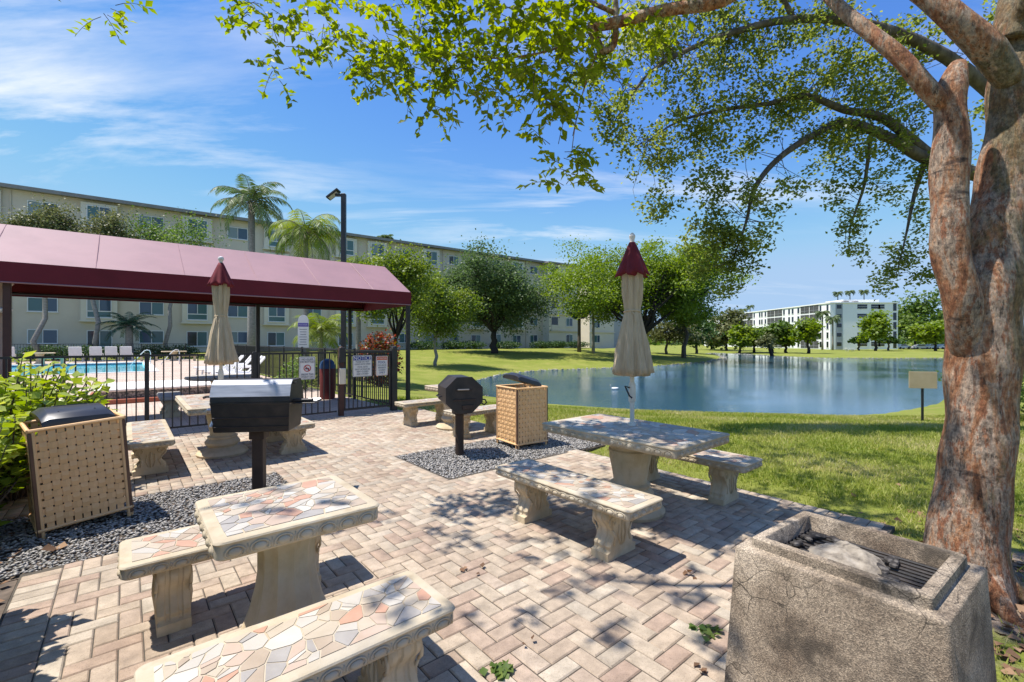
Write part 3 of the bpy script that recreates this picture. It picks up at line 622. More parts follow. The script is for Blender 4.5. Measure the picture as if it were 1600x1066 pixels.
# ------------------------------------------------------------------ woven litter bins
RESIN = M('tan_resin', [(.68, .41, .19), (.76, .48, .24)], 5, .55, .1, 60); BROWN = M('brown_frame', [(.10, .05, .03), (.16, .085, .05)], 6, .6)
LIDM = M('bin_lid', [(.018, .018, .02), (.03, .03, .033)], 6, .35, spec=.5)
def bin_(label, loc, rz, S, tilt, seed, lid_rot):
    r = thing('woven_bin', label, 'litter bin', loc, rz, 'woven litter bins'); r.rotation_euler = (0, tilt, rz); H = .90; z0 = .075; rnd = random.Random(seed)
    mb = MB(); mb.lathe([(S * .36, .05), (S * .38, .10), (S * .41, .80), (S * .40, .81)], 20); mb.build('liner', DARK, r, smooth=True)
    vme = {}
    for f in range(4):
        rot = Matrix.Rotation(R(90) * f, 4, 'Z'); fr = MB(); x = S / 2
        for s in (-1, 1): fr.tube([rot @ Vector((s * (x - .022), -x, -.0)), rot @ Vector((s * (x - .022), -x, H - .02))], .0135, 7)
        for z in (z0 + .005, H - .012): fr.tube([rot @ Vector((-x - .004, -x - .004, z)), rot @ Vector((x + .004, -x - .004, z))], .0145, 7)
        panel = fr.build('panel_frame', RESIN, r, smooth=True); nv, nh = 9, 11; step = (S - .09) / nv; hst = (H - z0 - .10) / nh
        for i in range(nv):
            mb = MB(); xx = -S / 2 + .045 + step * (i + .5); rows = [z0] + [z0 + .05 + hst * (j + .5) for j in range(nh)] + [H - .01]
            prev = None; w = step * .41; pts = []
            for j, z in enumerate(rows):
                y = -x + (0 if j in (0, len(rows) - 1) else (.006 if (i + j) % 2 else -.006)); pts.append((z, y))
            vs = []; fs = []
            for j, (z, y) in enumerate(pts):
                for sx in (-1, 1):
                    for sy in (-.0015, .0015): vs.append(rot @ Vector((xx + sx * w, y + sy, z)))
            for j in range(len(pts) - 1):
                a = j * 4; fs += [(a, a + 4, a + 6, a + 2), (a + 1, a + 3, a + 7, a + 5), (a, a + 1, a + 5, a + 4), (a + 2, a + 6, a + 7, a + 3)]
            mb.add(vs, fs); mb.build('slat', RESIN, panel)
        for j in range(nh):
            mb = MB(); zz = z0 + .05 + hst * (j + .5); w = hst * .38; vs = []; fs = []; xs = [-S / 2 + .02] + [-S / 2 + .045 + step * (i + .5) for i in range(nv)] + [S / 2 - .02]
            for i, xx in enumerate(xs):
                y = -x + (0 if i in (0, len(xs) - 1) else (-.006 if (i - 1 + j + 1) % 2 else .006))
                for sz in (-1, 1):
                    for sy in (-.0015, .0015): vs.append(rot @ Vector((xx, y + sy, zz + sz * w)))
            for i in range(len(xs) - 1):
                a = i * 4; fs += [(a, a + 2, a + 6, a + 4), (a + 1, a + 5, a + 7, a + 3), (a, a + 4, a + 5, a + 1), (a + 2, a + 3, a + 7, a + 6)]
            mb.add(vs, fs); mb.build('slat', RESIN, panel)
    mb = MB()
    for s in (-1, 1):
        for q in (-1, 1): mb.cbox((s * (S / 2 - .005), q * (S / 2 - .005), H / 2), (.03, .03, H - .06), .006)
    mb.build('corner_posts', BROWN, r)
    mb = MB(); rings = []; Wl = S * .40
    for k in range(9):
        a = math.pi * k / 8; y = -Wl * math.cos(a); h = .10 * math.sin(a) ** .7
        rings.append([Vector((-Wl * .92, y, 0)), Vector((-Wl, y, h * .55 + .012)), Vector((-Wl * .8, y, h + .012)), Vector((Wl * .8, y, h + .012)), Vector((Wl, y, h * .55 + .012)), Vector((Wl * .92, y, 0))])
    mb.rings(rings); lid = mb.build('lid', LIDM, r, smooth=True); lid.location = (0, 0, H + (.0 if seed == 1 else .05)); lid.rotation_euler = lid_rot
    mb = MB(); mb.tube([(-Wl * .5, -Wl * .5, .098), (-Wl * .5, Wl * .45, .103), (Wl * .5, Wl * .45, .103), (Wl * .5, -Wl * .5, .098)], .008, 5); mb.build('lid_rim', LIDM, lid)
a = R(90 - 39.5); bin_('tan woven litter bin leaning beside the green hedge on the left', (-3.81, 4.04, -.02), a, .58, -R(4), 1, (R(6), R(4), R(5)))
near = Vector((.074, 6.56, 0)); d1 = Vector((math.sin(R(56)), math.cos(R(56)), 0)); d2 = Vector((-math.cos(R(56)), math.sin(R(56)), 0)); cc = near + (d1 + d2) * .275
bin_('tan woven litter bin near the lake with black flap lid raised', (cc.x, cc.y, -.02), math.atan2(d1.y, d1.x), .55, 0, 2, (R(2), R(16), R(0)))
# ------------------------------------------------------------------ pool fence, gate, signs, canopy
BLACK = M('black_metal', [(.010, .010, .011), (.020, .020, .022)], 6, .45, spec=.5); OXBLOOD = M('brown_black', [(.05, .022, .016), (.08, .035, .025)], 5, .6)
def bars(root, L, zt, zb, sp, n0=0):
    for i in range(int(L / sp)):
        x = sp * (i + .6)
        if x > L - .03: break
        mb = MB(); mb.box((x, 0, (zt + zb) / 2), (.018, .018, zt - zb)); o_ = mb.build('picket', BLACK, root)
def fence(label, p0, p1, posts, zt=1.32, sp=.118, group='black picket pool fences', pick=True, h2=None):
    d = p1 - p0; L = d.length; f = thing('picket_fence', label, 'fence', p0, math.atan2(d.y, d.x), group)
    mb = MB(); mb.box((L / 2, 0, zt), (L, .034, .034)); mb.build('top_rail', BLACK, f)
    mb = MB(); mb.box((L / 2, 0, .10), (L, .028, .028)); mb.build('bottom_rail', BLACK, f)
    if pick: bars(f, L, zt - .017, .115, sp)
    else:
        mb = MB()
        for i in range(int(L / sp)): mb.box((sp * (i + .6), 0, (zt + .1) / 2), (.018, .018, zt - .13))
        struct(mb.build('pickets', BLACK, f), 'stuff')
    for s in posts:
        mb = MB(); mb.cbox((s, 0, (zt + .02) / 2), (.06, .06, zt + .06), .004); mb.build('post', BLACK, f)
    return f
FV = 9.55
fence('black picket fence along the patio side of the pool deck', V(-6.2, FV), V(3.33, FV), [0.02, 2.9, 4.75, 6.46, 8.02])
g = thing('pool_gate', 'black picket gate with the notice and attention signs', 'gate', V(3.42, FV), RZ)
for x0, w in ((0, .10), (1.18, .13)):
    mb = MB(); mb.cbox((x0, 0, .70), (w, w, 1.42), .008); mb.ell((x0, 0, 1.42), (w * .5, w * .5, .03)); mb.build('gate_post', OXBLOOD if x0 == 0 else BLACK, g)
mb = MB(); mb.cbox((.59, 0, 1.32), (1.06, .05, .05), .004); mb.cbox((.59, 0, 1.25), (1.06, .03, .03), .004); mb.cbox((.59, 0, .12), (1.06, .045, .045), .004); mb.cbox((.075, 0, .71), (.035, .04, 1.2), .004); mb.cbox((1.10, 0, .71), (.035, .04, 1.2), .004); mb.build('gate_frame', BLACK, g)
for i in range(10):
    mb = MB(); mb.box((.165 + .094 * i, 0, .70), (.017, .017, 1.12)); mb.build('picket', BLACK, g)
mb = MB(); mb.cbox((.0, -.07, 1.27), (.12, .06, .32), .01); mb.tube([(-.05, -.07, 1.25), (-.08, -.08, 1.1), (-.02, -.09, .95)], .012, 6); mb.build('latch', BLACK, g)
CREAM = M('cream_enamel', [(.60, .54, .42), (.66, .60, .48)], 5, .5)
kb = thing('keypad_box', 'cream metal keypad box on the gate post', 'keypad', V(3.42, FV - .085), RZ); mb = MB(); mb.cbox((0, 0, .83), (.125, .06, .33), .008); mb.build('housing', CREAM, kb); mb = MB(); mb.cbox((.045, -.033, .83), (.02, .012, .30), .003); mb.build('hood', CREAM, kb)
WHITE = M('sign_white', [(.66, .65, .62), (.72, .71, .68)], 4, .5); BLUE = M('sign_blue', [(.012, .03, .22)], 4, .5); ORANGE = M('sign_orange', [(.55, .10, .03)], 4, .5); INK = M('sign_ink', [(.05, .06, .10)], 4, .6); RED = M('sign_red', [(.45, .03, .025)], 4, .6); PURPLE = M('sign_violet', [(.12, .10, .35)], 4, .5)
def text(body, x, z, size, mat, parent, w=None, y=-.012):
    cu = bpy.data.curves.new('lettering', 'FONT'); cu.body = body; cu.size = size; cu.align_x = 'CENTER'; cu.align_y = 'CENTER'; cu.extrude = .0008; cu.resolution_u = 2; cu.materials.append(mat)
    o_ = bpy.data.objects.new('lettering', cu); C.objects.link(o_); o_.parent = parent; o_.location = (x, y, z); o_.rotation_euler = (R(90), 0, 0)
    if w: o_.scale = (w, 1, 1)
    me = bpy.data.meshes.new_from_object(o_.evaluated_get(bpy.context.evaluated_depsgraph_get())); me.name = 'lettering'
    q = obj('lettering', me, parent); q.location = o_.location; q.rotation_euler = o_.rotation_euler; q.scale = o_.scale; bpy.data.objects.remove(o_); return q
def sign(name, label, u, w, z0, z1, border):
    s = thing(name, label, 'sign', V(u, FV - .045), RZ); mb = MB(); h = z1 - z0
    def rp(x, y0, y1, q=.022):
        p = []
        for cx_, cz_, a0 in ((x - q, y1 - q, 0), (-x + q, y1 - q, 90), (-x + q, y0 + q, 180), (x - q, y0 + q, 270)):
            for i in range(4): a = R(a0 + 30 * i); p.append((cx_ + q * math.cos(a), cz_ + q * math.sin(a)))
        return p
    mb.rings([[Vector((x, y, z)) for x, z in rp(w / 2, z0, z1)] for y in (.004, -.004)]); mb.build('board', WHITE, s)
    mb = MB(); rim = rp(w / 2 - .012, z0 + .012, z1 - .012); mb.tube([Vector((x, -.005, z)) for x, z in rim + rim[:1]], .0028, 4); mb.build('border_line', border, s)
    return s
s = sign('no_glass_sign', 'white sign reading no glass or bottles from this point on', 2.74, .30, .80, 1.25, INK)
for tx, z in (('NO GLASS', 1.195), ('OR BOTTLES', 1.145), ('FROM THIS', .895), ('POINT ON', .845)): text(tx, 0, z, .055, INK, s, .85)
mb = MB(); mb.tube([Vector((.062 * math.cos(a), -.007, 1.02 + .062 * math.sin(a))) for a in [i * .349 for i in range(19)]], .008, 5); mb.tube([(-.044, -.007, 1.064), (.044, -.007, .976)], .007, 5); mb.build('prohibition_ring', RED, s)
mb = MB(); mb.cbox((-.015, -.006, 1.015), (.05, .004, .03), .002); mb.cbox((.02, -.006, 1.0), (.022, .004, .05), .002); mb.build('bottle_symbol', INK, s)
s = sign('notice_sign', 'white notice sign with blue band on the pool gate', 3.86, .42, .80, 1.25, INK)
mb = MB(); mb.cbox((0, -.006, 1.19), (.395, .004, .085), .002); mb.build('band', BLUE, s); text('NOTICE', 0, 1.19, .112, WHITE, s, .95, -.010)
for i, tx in enumerate(('PLEASE DO NOT', 'LEAVE GATE OPEN', 'POOL GATE', 'MUST ALWAYS BE', 'KEPT CLOSED', 'AND LOCKED')): text(tx, 0, 1.115 - .05 * i - (.01 if i > 1 else 0), .045, INK, s, .9)
s = sign('attention_sign', 'white sign with orange attention band and pool lettering', 4.30, .27, .80, 1.23, ORANGE)
mb = MB(); mb.cbox((0, -.006, 1.178), (.24, .004, .07), .002); mb.build('band', ORANGE, s); text('ATTENTION', 0, 1.178, .048, WHITE, s, .85, -.010); text('POOL', 0, 1.09, .075, BLUE, s, .9)
for i, tx in enumerate(('FOR USE OF', 'RESIDENTS', '& GUESTS')): text(tx, 0, 1.025 - .052 * i, .045, INK, s, .8)
text('ONLY', 0, .865, .06, BLUE, s, .9)
fence('black picket fence running from the gate back along the pool', V(4.68, FV + .1), V(4.68, 34), [0.03] + [2.4 * k for k in range(1, 11)], pick=False)
fence('dark picket fence behind the white pool chairs', V(-26, 49.2), V(4.6, 49.2), [3 * k for k in range(0, 11)], pick=False, sp=.15)

PINK = M('faded_maroon_vinyl', [(.23, .125, .13), (.29, .16, .165), (.25, .14, .145)], .8, .55, .12, 9, spec=.6); WINE = M('wine_valance', [(.10, .003, .010), (.135, .006, .016)], 2, .7)
cn = thing('entry_canopy', 'long pitched canopy with faded pink roof and wine-red valance', 'canopy', V(0, 0), RZ)
U0, U1, V0, V1, ZE, ZV, ZR = -9.0, 5.26, 10.0, 12.9, 2.74, 2.42, 3.54; VM = (V0 + V1) / 2
n = 24; mb = MB()
for (va, za, vb, zb) in ((V0, ZE, VM, ZR), (VM, ZR, V1, ZE)):
    vs = []; fs = []
    for i in range(n + 1):
        u = U0 + (U1 - U0) * i / n; sag = .025 * math.sin((u - U0) / 2.35 * math.pi) ** 2
        for k in range(5): q = k / 4; vs.append((u, va + (vb - va) * q, za + (zb - za) * q - sag * math.sin(q * math.pi)))
    for i in range(n):
        for k in range(4): a = i * 5 + k; fs.append((a, a + 5, a + 6, a + 1))
    mb.add(vs, fs)
rsk = mb.build('roof_skin', PINK, cn, smooth=True)
for i in range(12):
    u = U0 + .4 + 1.175 * i; mb = MB(); mb.tube([(u, V0, ZE), (u, V0 + .7, ZE + .38), (u, VM, ZR)], .006, 4); mb.build('seam', PINK, rsk)
mb = MB()
for vv in (V0, V1): mb.box(((U0 + U1) / 2, vv, (ZE + ZV) / 2), (U1 - U0 + .02, .02, ZE - ZV))
for uu in (U0, U1): mb.box((uu, VM, (ZE + ZV) / 2), (.02, V1 - V0 - .02, ZE - ZV)); mb.add([(uu, V0, ZE), (uu, V1, ZE), (uu, VM, ZR - .005)], [(0, 1, 2)])
mb.build('valance', WINE, cn)
mb = MB()
for vv in (V0 - .013, V1 + .013):
    mb.tube([(U0, vv, ZV + .012), (U1, vv, ZV + .012)], .012, 5)
mb.build('valance_piping', PINK, cn)
mb = MB(); k = -8.6
while k < U1:
    mb.tube([(k, V0 + .05, ZE - .03), (k, VM, ZR - .04), (k, V1 - .05, ZE - .03)], .025, 5); mb.tube([(k, V0 + .05, ZE - .04), (k, V1 - .05, ZE - .04)], .02, 5); k += 2.3
for vv, z in ((V0 + .06, ZV + .05), (V1 - .06, ZV + .05), (VM, ZR - .04)): mb.tube([(U0, vv, z), (U1, vv, z)], .028, 5)
mb.build('roof_frame', BLACK, cn)
PINKC = M('painted_column', [(.50, .36, .28), (.56, .42, .33)], 3, .8)
for u_, v_, mt in ((5.22, 10.06, BLACK), (4.84, 12.82, BLACK), (2.52, 12.82, BLACK), (-1.36, 10.1, OXBLOOD), (-6, 10.1, BLACK), (-6, 12.82, BLACK)):
    mb = MB(); mb.cbox((u_, v_, 1.22), (.085, .085, 2.5), .006); mb.build('post', mt, cn)
mb = MB(); mb.box((-1.7, 10.0, 1.2), (.012, .012, .1)); 
col = thing('round_column', 'pinkish round masonry column at the left edge', 'column', V(-1.62, 10.5), RZ); mb = MB(); mb.lathe([(.30, 0), (.30, .1), (.24, .12), (.24, 2.4), (.28, 2.45), (.28, 2.5)], 20); mb.build('shaft', PINKC, col, smooth=True); mb = MB(); mb.lathe([(.03, 0), (.14, .02), (.16, .06), (.02, .09)], 12, (.15, -.30, 1.98)); mb.build('lamp_shade', WHITE, col, smooth=True)
# street lamp
lp = at(537, 600, 16); L = thing('street_lamp', 'tall black lamp post with angled flat head above the canopy', 'street lamp', (lp.x, lp.y, 0), 0); zt = CAM_H + (533 - 303) / FPX * 16
mb = MB(); mb.cbox((0, 0, zt / 2), (.15, .15, zt), .01); mb.build('pole', BLACK, L); mb = MB(); mb.cbox((-.14, 0, zt - .05), (.30, .09, .09), .01); mb.build('arm', BLACK, L)
mb = MB(); mb.cbox((0, 0, 0), (.50, .34, .075), .015, Matrix.Rotation(R(-38), 3, 'Y')); h = mb.build('lamp_head', BLACK, L); h.location = (-.36, 0, zt - .02); mb = MB(); mb.cbox((0, 0, -.042), (.36, .24, .012), .003, Matrix.Rotation(R(-38), 3, 'Y')); mb.build('lens', M('lamp_lens', [(.5, .5, .48)], 3, .2), h)
# pool area furniture
GREYST = stone_mat('grey_stone', [(.30, .28, .26), (.38, .36, .33), (.44, .42, .39)])
r = thing('round_stone_table', 'round grey stone table in the canopy shade', 'table', V(1.67, 12.55), RZ); mb = MB(); mb.lathe([(.60, .67), (.67, .69), (.68, .73), (.66, .755), (.3, .76)], 36); mb.build('top', GREYST, r, smooth=True); mb = MB(); mb.lathe([(.28, 0), (.28, .05), (.2, .08), (.15, .3), (.17, .6), (.22, .67)], 20); mb.build('pedestal', STONE, r, smooth=True)
r = thing('shaded_bench', 'grey stone bench in the canopy shade behind the fence', 'bench', V(.72, 12.0), RZ + R(90)); mb = MB(); mb.cbox((0, 0, .40), (1.2, .42, .075), .02); mb.build('top', GREYST, r)
for s in (-1, 1): bench_leg(r, s * .36)
r = thing('trash_barrel', 'dark red litter barrel with blue domed top behind the gate', 'litter bin', V(4.15, 12.6), RZ); mb = MB(); mb.lathe([(.18, 0), (.195, .05), (.20, .80), (.195, .82)], 20); mb.build('barrel', M('dark_red', [(.10, .012, .012), (.15, .02, .018)], 3, .6), r, smooth=True); mb = MB(); mb.lathe([(.20, .82), (.20, .90), (.165, 1.0), (.08, 1.07), (.02, 1.08)], 20); mb.build('dome_lid', M('blue_plastic', [(.02, .06, .16)], 3, .5), r, smooth=True)
r = thing('rules_sign', 'white arched pool rules board on a grey post', 'sign', at(474, 600, 18).xy.to_3d(), R(12)); mb = MB(); mb.rings([[Vector((x, y, z)) for x, z in [(-.20, 1.30), (.20, 1.30), (.20, 2.30)] + [(.20 * math.cos(R(a)), 2.32 + .28 * math.sin(R(a))) for a in range(20, 161, 20)] + [(-.20, 2.30)]] for y in (.02, -.02)]); mb.build('board', WHITE, r); mb = MB(); mb.cbox((0, -.024, 2.2), (.38, .006, .15), .002); mb.build('band', PURPLE, r)
mb = MB(); mb.cbox((0, .03, .7), (.18, .05, 1.4), .005); mb.build('post', M('grey_post', [(.3, .3, .31)], 4, .7), r)
text('POOL RULES', 0, 2.2, .055, WHITE, r, .9, -.030)
for i in range(7): mb = MB(); mb.cbox((0, -.024, 2.02 - .1 * i), (.28 - .03 * (i % 3), .004, .018), .001); mb.build('text_line', INK, r)
# spa with tiled wall and brick step
sp_ = thing('raised_spa', 'low raised spa with dark tile band and brick step', 'spa', V(1.0, 16.2), RZ); mb = MB(); mb.cbox((0, 0, .33), (3.2, 2.4, .07), .02); mb.build('coping', COPING, sp_)
mb = MB(); mb.box((0, 0, .20), (3.1, 2.3, .2)); mb.build('tile_wall', M('mosaic_tile', [(.03, .035, .04), (.16, .15, .14), (.40, .37, .33)], 22, .35, detail=1), sp_); mb = MB(); mb.cbox((0, 0, .05), (3.5, 2.7, .13), .01); mb.build('brick_step', M('red_brick', [(.30, .09, .05), (.38, .13, .08)], 9, .85), sp_)
def rail(label, u, v):
    r = thing('pool_handrail', label, 'handrail', V(u, v), RZ); mb = MB(); mb.tube([(0, 0, -.3), (.0, 0, .05), (.35, 0, .55), (.65, 0, .92), (.78, 0, .98), (.92, 0, .95), (.97, 0, .8), (.97, 0, 0)], .026, 8); mb.build('rail', M('white_rail', [(.74, .73, .7)], 3, .35), r, smooth=True)
p = at(205, 560, 29); rail('white curved pool handrail nearest the spa', *UV(p.x, p.y)); p = at(252, 560, 30); rail('white curved handrail beside the stacked loungers', *UV(p.x, p.y))
SLING = M('white_sling', [(.62, .60, .60), (.70, .68, .67)], 5, .7); FRAME = M('white_frame', [(.74, .73, .70)], 4, .4)
def lounger(name, label, loc, rz, back, L, group):
    r = thing(name, label, 'pool chair', loc, rz, group); hw = .32; hz = .36
    mb = MB(); mb.cbox((0, L / 2, hz), (hw * 2, L, .03), .01); mb.build('seat', SLING, r)
    e = (0, -math.cos(back) * .0, 0); by, bz = -math.cos(back) * .78, math.sin(back) * .78
    mb = MB(); mb.rings([[Vector((x, y, z)) for x in (-hw,) for y, z in ((0, hz), (by, hz + bz), (by + .03, hz + bz + .015), (.03, hz + .015))], [Vector((x, y, z)) for x in (hw,) for y, z in ((0, hz), (by, hz + bz), (by + .03, hz + bz + .015), (.03, hz + .015))]]); mb.build('backrest', SLING, r)
    for s in (-1, 1):
        for yy in (.12, L - .15): mb = MB(); mb.tube([(s * (hw + .02), yy, hz), (s * (hw + .02), yy + .04, 0)], .022, 6); mb.build('leg', FRAME, r)
        mb = MB(); mb.tube([(s * (hw + .02), by, hz + bz), (s * (hw + .02), 0, hz + .02), (s * (hw + .02), L, hz + .01)], .022, 6); mb.build('side_rail', FRAME, r)
        mb = MB(); mb.tube([(s * (hw + .02), by * .4, hz + bz * .4), (s * (hw + .03), .2, hz + .24), (s * (hw + .03), .42, hz + .22), (s * (hw + .02), .45, hz)], .02, 6); mb.build('armrest', FRAME, r)
for px in (118, 150, 174, 197): 
    p = at(px, 560, 33.5 + (px - 118) * .028); lounger('pool_chair', 'white sling pool chair, %s of the four seen from behind across the water' % {118: 'leftmost', 150: 'second from left', 174: 'third from left', 197: 'rightmost'}[px], (p.x, p.y, 0), RZ + R(-8), R(78), .75, 'white chairs beyond the pool')
p = at(12, 560, 33); lounger('pool_chair', 'white pool chair beside the pink column', (p.x, p.y, 0), RZ, R(78), .75, 'white chairs beyond the pool')
for i in range(7):
    p = V(3.5 + .1 * (i % 2), 19.0 + i * .95); lounger('sun_lounger', 'white sun lounger, %s from the gate end of the fence row' % ('first', 'second', 'third', 'fourth', 'fifth', 'sixth', 'seventh')[i], p, RZ + R(82), R(52), 1.2, 'sun loungers along the side fence')
def far_table(label, px, d, w):
    p = at(px, 560, d); r = thing('pool_table', label, 'table', (p.x, p.y, 0), RZ); mb = MB(); mb.cbox((0, 0, .73), (w, .9, .07), .02); mb.build('top', STONE, r); mb = MB(); mb.lathe([(.3, 0), (.2, .1), (.15, .4), (.25, .7)], 16); mb.build('pedestal', STONE, r)
    for s in (-1, 1):
        q = thing('pool_bench', label.replace('table', 'bench %s of the table' % ('left' if s < 0 else 'right')), 'bench', (p.x + s * 1.5, p.y - .6, 0), RZ); mb = MB(); mb.cbox((0, 0, .40), (1.3, .4, .07), .02); mb.build('top', STONE, q)
        for k in (-1, 1): mb = MB(); mb.cbox((k * .45, 0, .18), (.15, .3, .37), .02); mb.build('leg', STONE, q)
far_table('cream stone table beyond the pool water', 62, 31, 1.5); far_table('pale stone table beyond the curved handrails', 272, 36, 1.6)
# ------------------------------------------------------------------ apartment buildings
STUCCO = M('beige_stucco', [(.56, .485, .38), (.62, .545, .43)], .6, .9, .1, 30); CREAMW = M('cream_stucco', [(.64, .58, .46), (.70, .64, .52)], .6, .9, .1, 30)
TRIM = M('white_trim', [(.70, .69, .66)], 3, .5); EAVE = M('eave_metal', [(.20, .19, .175), (.25, .24, .22)], 2, .6)
def glass(name, c, r=.06):
    m, t, b, o = new_mat(name); b.inputs['Base Color'].default_value = (*c, 1); b.inputs['Roughness'].default_value = r; b.inputs['Specular IOR Level'].default_value = .6; return m
PANES = [glass('glass_dark', (.012, .018, .022)), glass('glass_teal', (.06, .13, .13), .1), glass('glass_curtain', (.20, .24, .23), .15), glass('glass_blue', (.05, .08, .12))]
class Win:
    """a window made once per size and pane pair, then shared"""
    cache = {}
    @classmethod
    def put(c, root, x, y, z, w, h, k, panel=0, kind='window'):
        key = (round(w, 2), round(h, 2), panel)
        if key not in c.cache:
            f = MB(); t_ = .07; p0 = h * panel
            for s in (-1, 1): f.box((s * (w / 2 - t_ / 2), -.03, 0), (t_, .08, h))
            for zz in (-h / 2 + t_ / 2, h / 2 - t_ / 2): f.box((0, -.031, zz), (w - 2 * t_, .08, t_))
            f.box((0, -.03, p0 / 2), (.055, .07, h - p0 - 2 * t_))
            if panel: f.box((0, -.03, -h / 2 + p0), (w - 2 * t_, .07, .09))
            f.box((0, -.05, -h / 2 - .03), (w + .1, .13, .05))
            l = MB(); l.box((-w / 4 + .005, -.018, p0 / 2), (w / 2 - t_ - .03, .012, h - p0 - 2 * t_)); r_ = MB(); r_.box((w / 4 - .005, -.024, p0 / 2), (w / 2 - t_ - .03, .012, h - p0 - 2 * t_))
            low = MB(); low.box((0, -.02, -h / 2 + p0 / 2), (w - 2 * t_, .012, max(p0 - t_, .02)))
            ms = []
            for q in (f, l, r_, low): me = bpy.data.meshes.new('window'); me.from_pydata(q.v, [], q.f); ms.append(me)
            ms[0].materials.append(TRIM)
            for q in ms[1:]: q.materials.append(PANES[0])
            c.cache[key] = ms
        ms = c.cache[key]; o_ = obj(kind, ms[0], root); o_.location = (x, y, z)
        for i, me in enumerate(ms[1:3 + (1 if panel else 0)]):
            p = obj('pane', me, o_); p.material_slots[0].link = 'OBJECT'; p.material_slots[0].material = PANES[(k + i * (1 + k % 2)) % 4 if i < 2 else 1]
        return o_
BZ, FH = .35, 3.0
B = thing('apartment_building', 'long beige five-storey apartment building behind the pool', 'building', (-44.4, 42.7, 0), math.atan2(.613, .790))
mb = MB(); mb.box((17, 7.5, BZ + 7.35), (98, 15, 15.5)); mb.build('wall', STUCCO, B)
mb = MB(); mb.box((17, 7.2, BZ + 15.22), (99.5, 16.0, .22)); mb.box((17, -.82, BZ + 15.20), (99.5, .06, .34)); mb.build('roof_eave', EAVE, B)
cols = [(-27.6, 'B'), (-23.6, 'W'), (-19.6, 'B'), (-15.7, 'W'), (-11.7, 'B'), (-7.7, 'W'), (-3.7, 'B'), (.27, 'W'), (4.25, 'B'), (8.3, 'W'), (12.24, 'B'), (16.1, 'W'), (20.1, 'B'), (24.3, 'W'), (28.4, 'B'), (32.6, 'B'), (36.7, 'W'), (40.8, 'B'), (44.8, 'W'), (48.9, 'B'), (53.0, 'W'), (57.2, 'B'), (61.0, 'W')]
rw = random.Random(2)
for s, kd in cols:
    for f in range(5):
        z0 = BZ + FH * f
        if kd == 'W': Win.put(B, s, 0, z0 + 1.63, 2.05 if s < 30 else 1.75, 1.35, rw.randrange(4))
        elif f == 0:
            if s > 30: Win.put(B, s, 0, z0 + 1.15, 1.8, 2.1, rw.randrange(4), 0, 'patio_door')
            else: Win.put(B, s, 0, z0 + 1.45, 1.9, 1.65, 0)
        else: Win.put(B, s, -.42, z0 + 1.50, 1.85, 2.0, rw.randrange(4), .32)
    if kd == 'B':
        for f in range(1, 5):
            mb = MB(); mb.box((s, -.21, BZ + FH * f + 1.5), (2.7, .41, 2.55)); bay = mb.build('bay', CREAMW, B)
            mb = MB(); mb.box((s, -.25, BZ + FH * f + .17), (2.95, .54, .14)); mb.build('bay_ledge', CREAMW, bay)
for s in (-1.8, 26.2, 34.6, 42.9, 59.2):
    mb = MB(); mb.tube([(s, -.07, BZ), (s, -.07, BZ + 15)], .06, 6); mb.build('downpipe', STUCCO, B)
def wing(label, s0, s1, proj, cols, k0, blank):
    """projecting end wing with a ledge at every floor"""
    w = thing('apartment_wing', label, 'building', B.location, B.rotation_euler.z); x = (s0 + s1) / 2
    mb = MB(); mb.box((x, -proj + 6, BZ + 7.3), (s1 - s0, 12, 15.2)); wall = mb.build('wall', CREAMW, w); mb = MB(); mb.box((x, -proj + 5.9, BZ + 15.05), (s1 - s0 + .9, 12.9, .25)); mb.build('roof_eave', EAVE, w)
    for f in range(1, 5): mb = MB(); mb.box((x, -proj - .08, BZ + FH * f), (s1 - s0 + .2, .28, .16)); mb.build('floor_ledge', CREAMW, w)
    for f in range(5):
        for i, c_ in enumerate(cols): Win.put(w, c_, -proj, BZ + FH * f + 1.65, 1.7, 1.5, (f + i + k0) % 3)
        if blank is not None and f: mb = MB(); mb.box((blank, -proj - .01, BZ + FH * f + 1.4), (1.5, .06, 2.1)); mb.build('balcony_opening', PANES[0], w); mb = MB(); mb.box((blank, -proj - .05, BZ + FH * f + .62), (1.6, .08, .9)); mb.build('balcony_parapet', CREAMW, w)
wing('cream wing with floor ledges right of the dark oak', 63.2, 70.5, 1.6, (68.2,), 0, 64.6)
wing('pale cream wing farthest right, behind the palms', 77, 84.5, -1.5, (79.2,), 1, None)
mb = MB(); mb.box((88.5, 9, BZ + 6.9), (7.6, 12, 14.4)); o_ = mb.build('blank_block', M('grey_stucco', [(.42, .42, .41)], 1, .9)); o_.location = B.location; o_.rotation_euler = B.rotation_euler; tag(o_, 'plain grey windowless block behind the umbrella, next to cream wing', 'building')
# white building across the lake
WZ = -.95; WH = 13.75; fh = 2.75; X0, X1, Y0, Y1 = 93.7, 113.6, 134.0, 222.0
WALLW = M('white_stucco', [(.80, .80, .78), (.85, .85, .83)], .2, .85); SCREEN = M('dark_screen', [(.055, .055, .055), (.10, .095, .09)], 1.2, .6); GREYW = M('grey_recess', [(.36, .38, .40)], 1, .85)
Wb = thing('white_apartment_building', 'white five-storey apartment building across the lake', 'building', (0, 0, WZ))
mb = MB(); mb.box(((X0 + X1) / 2, (Y0 + Y1) / 2, WH / 2), (X1 - X0, Y1 - Y0, WH)); wl = mb.build('wall', WALLW, Wb)
mb = MB(); mb.box(((X0 + X1) / 2 + 3, Y0 + 9, WH + .7), (11, 8, 1.4)); mb.build('roof_block', WALLW, Wb)
for k, (dx, dy, s_) in enumerate(((8, 5, 1.2), (10, 3.5, 1.0), (12, 6, 1.5), (5, 8, 1.1))): mb = MB(); mb.cbox((X0 + dx, Y0 + dy, WH + s_ * .4), (s_ * 1.3, s_, s_ * .8), .05); mb.build('roof_unit', EAVE, Wb)
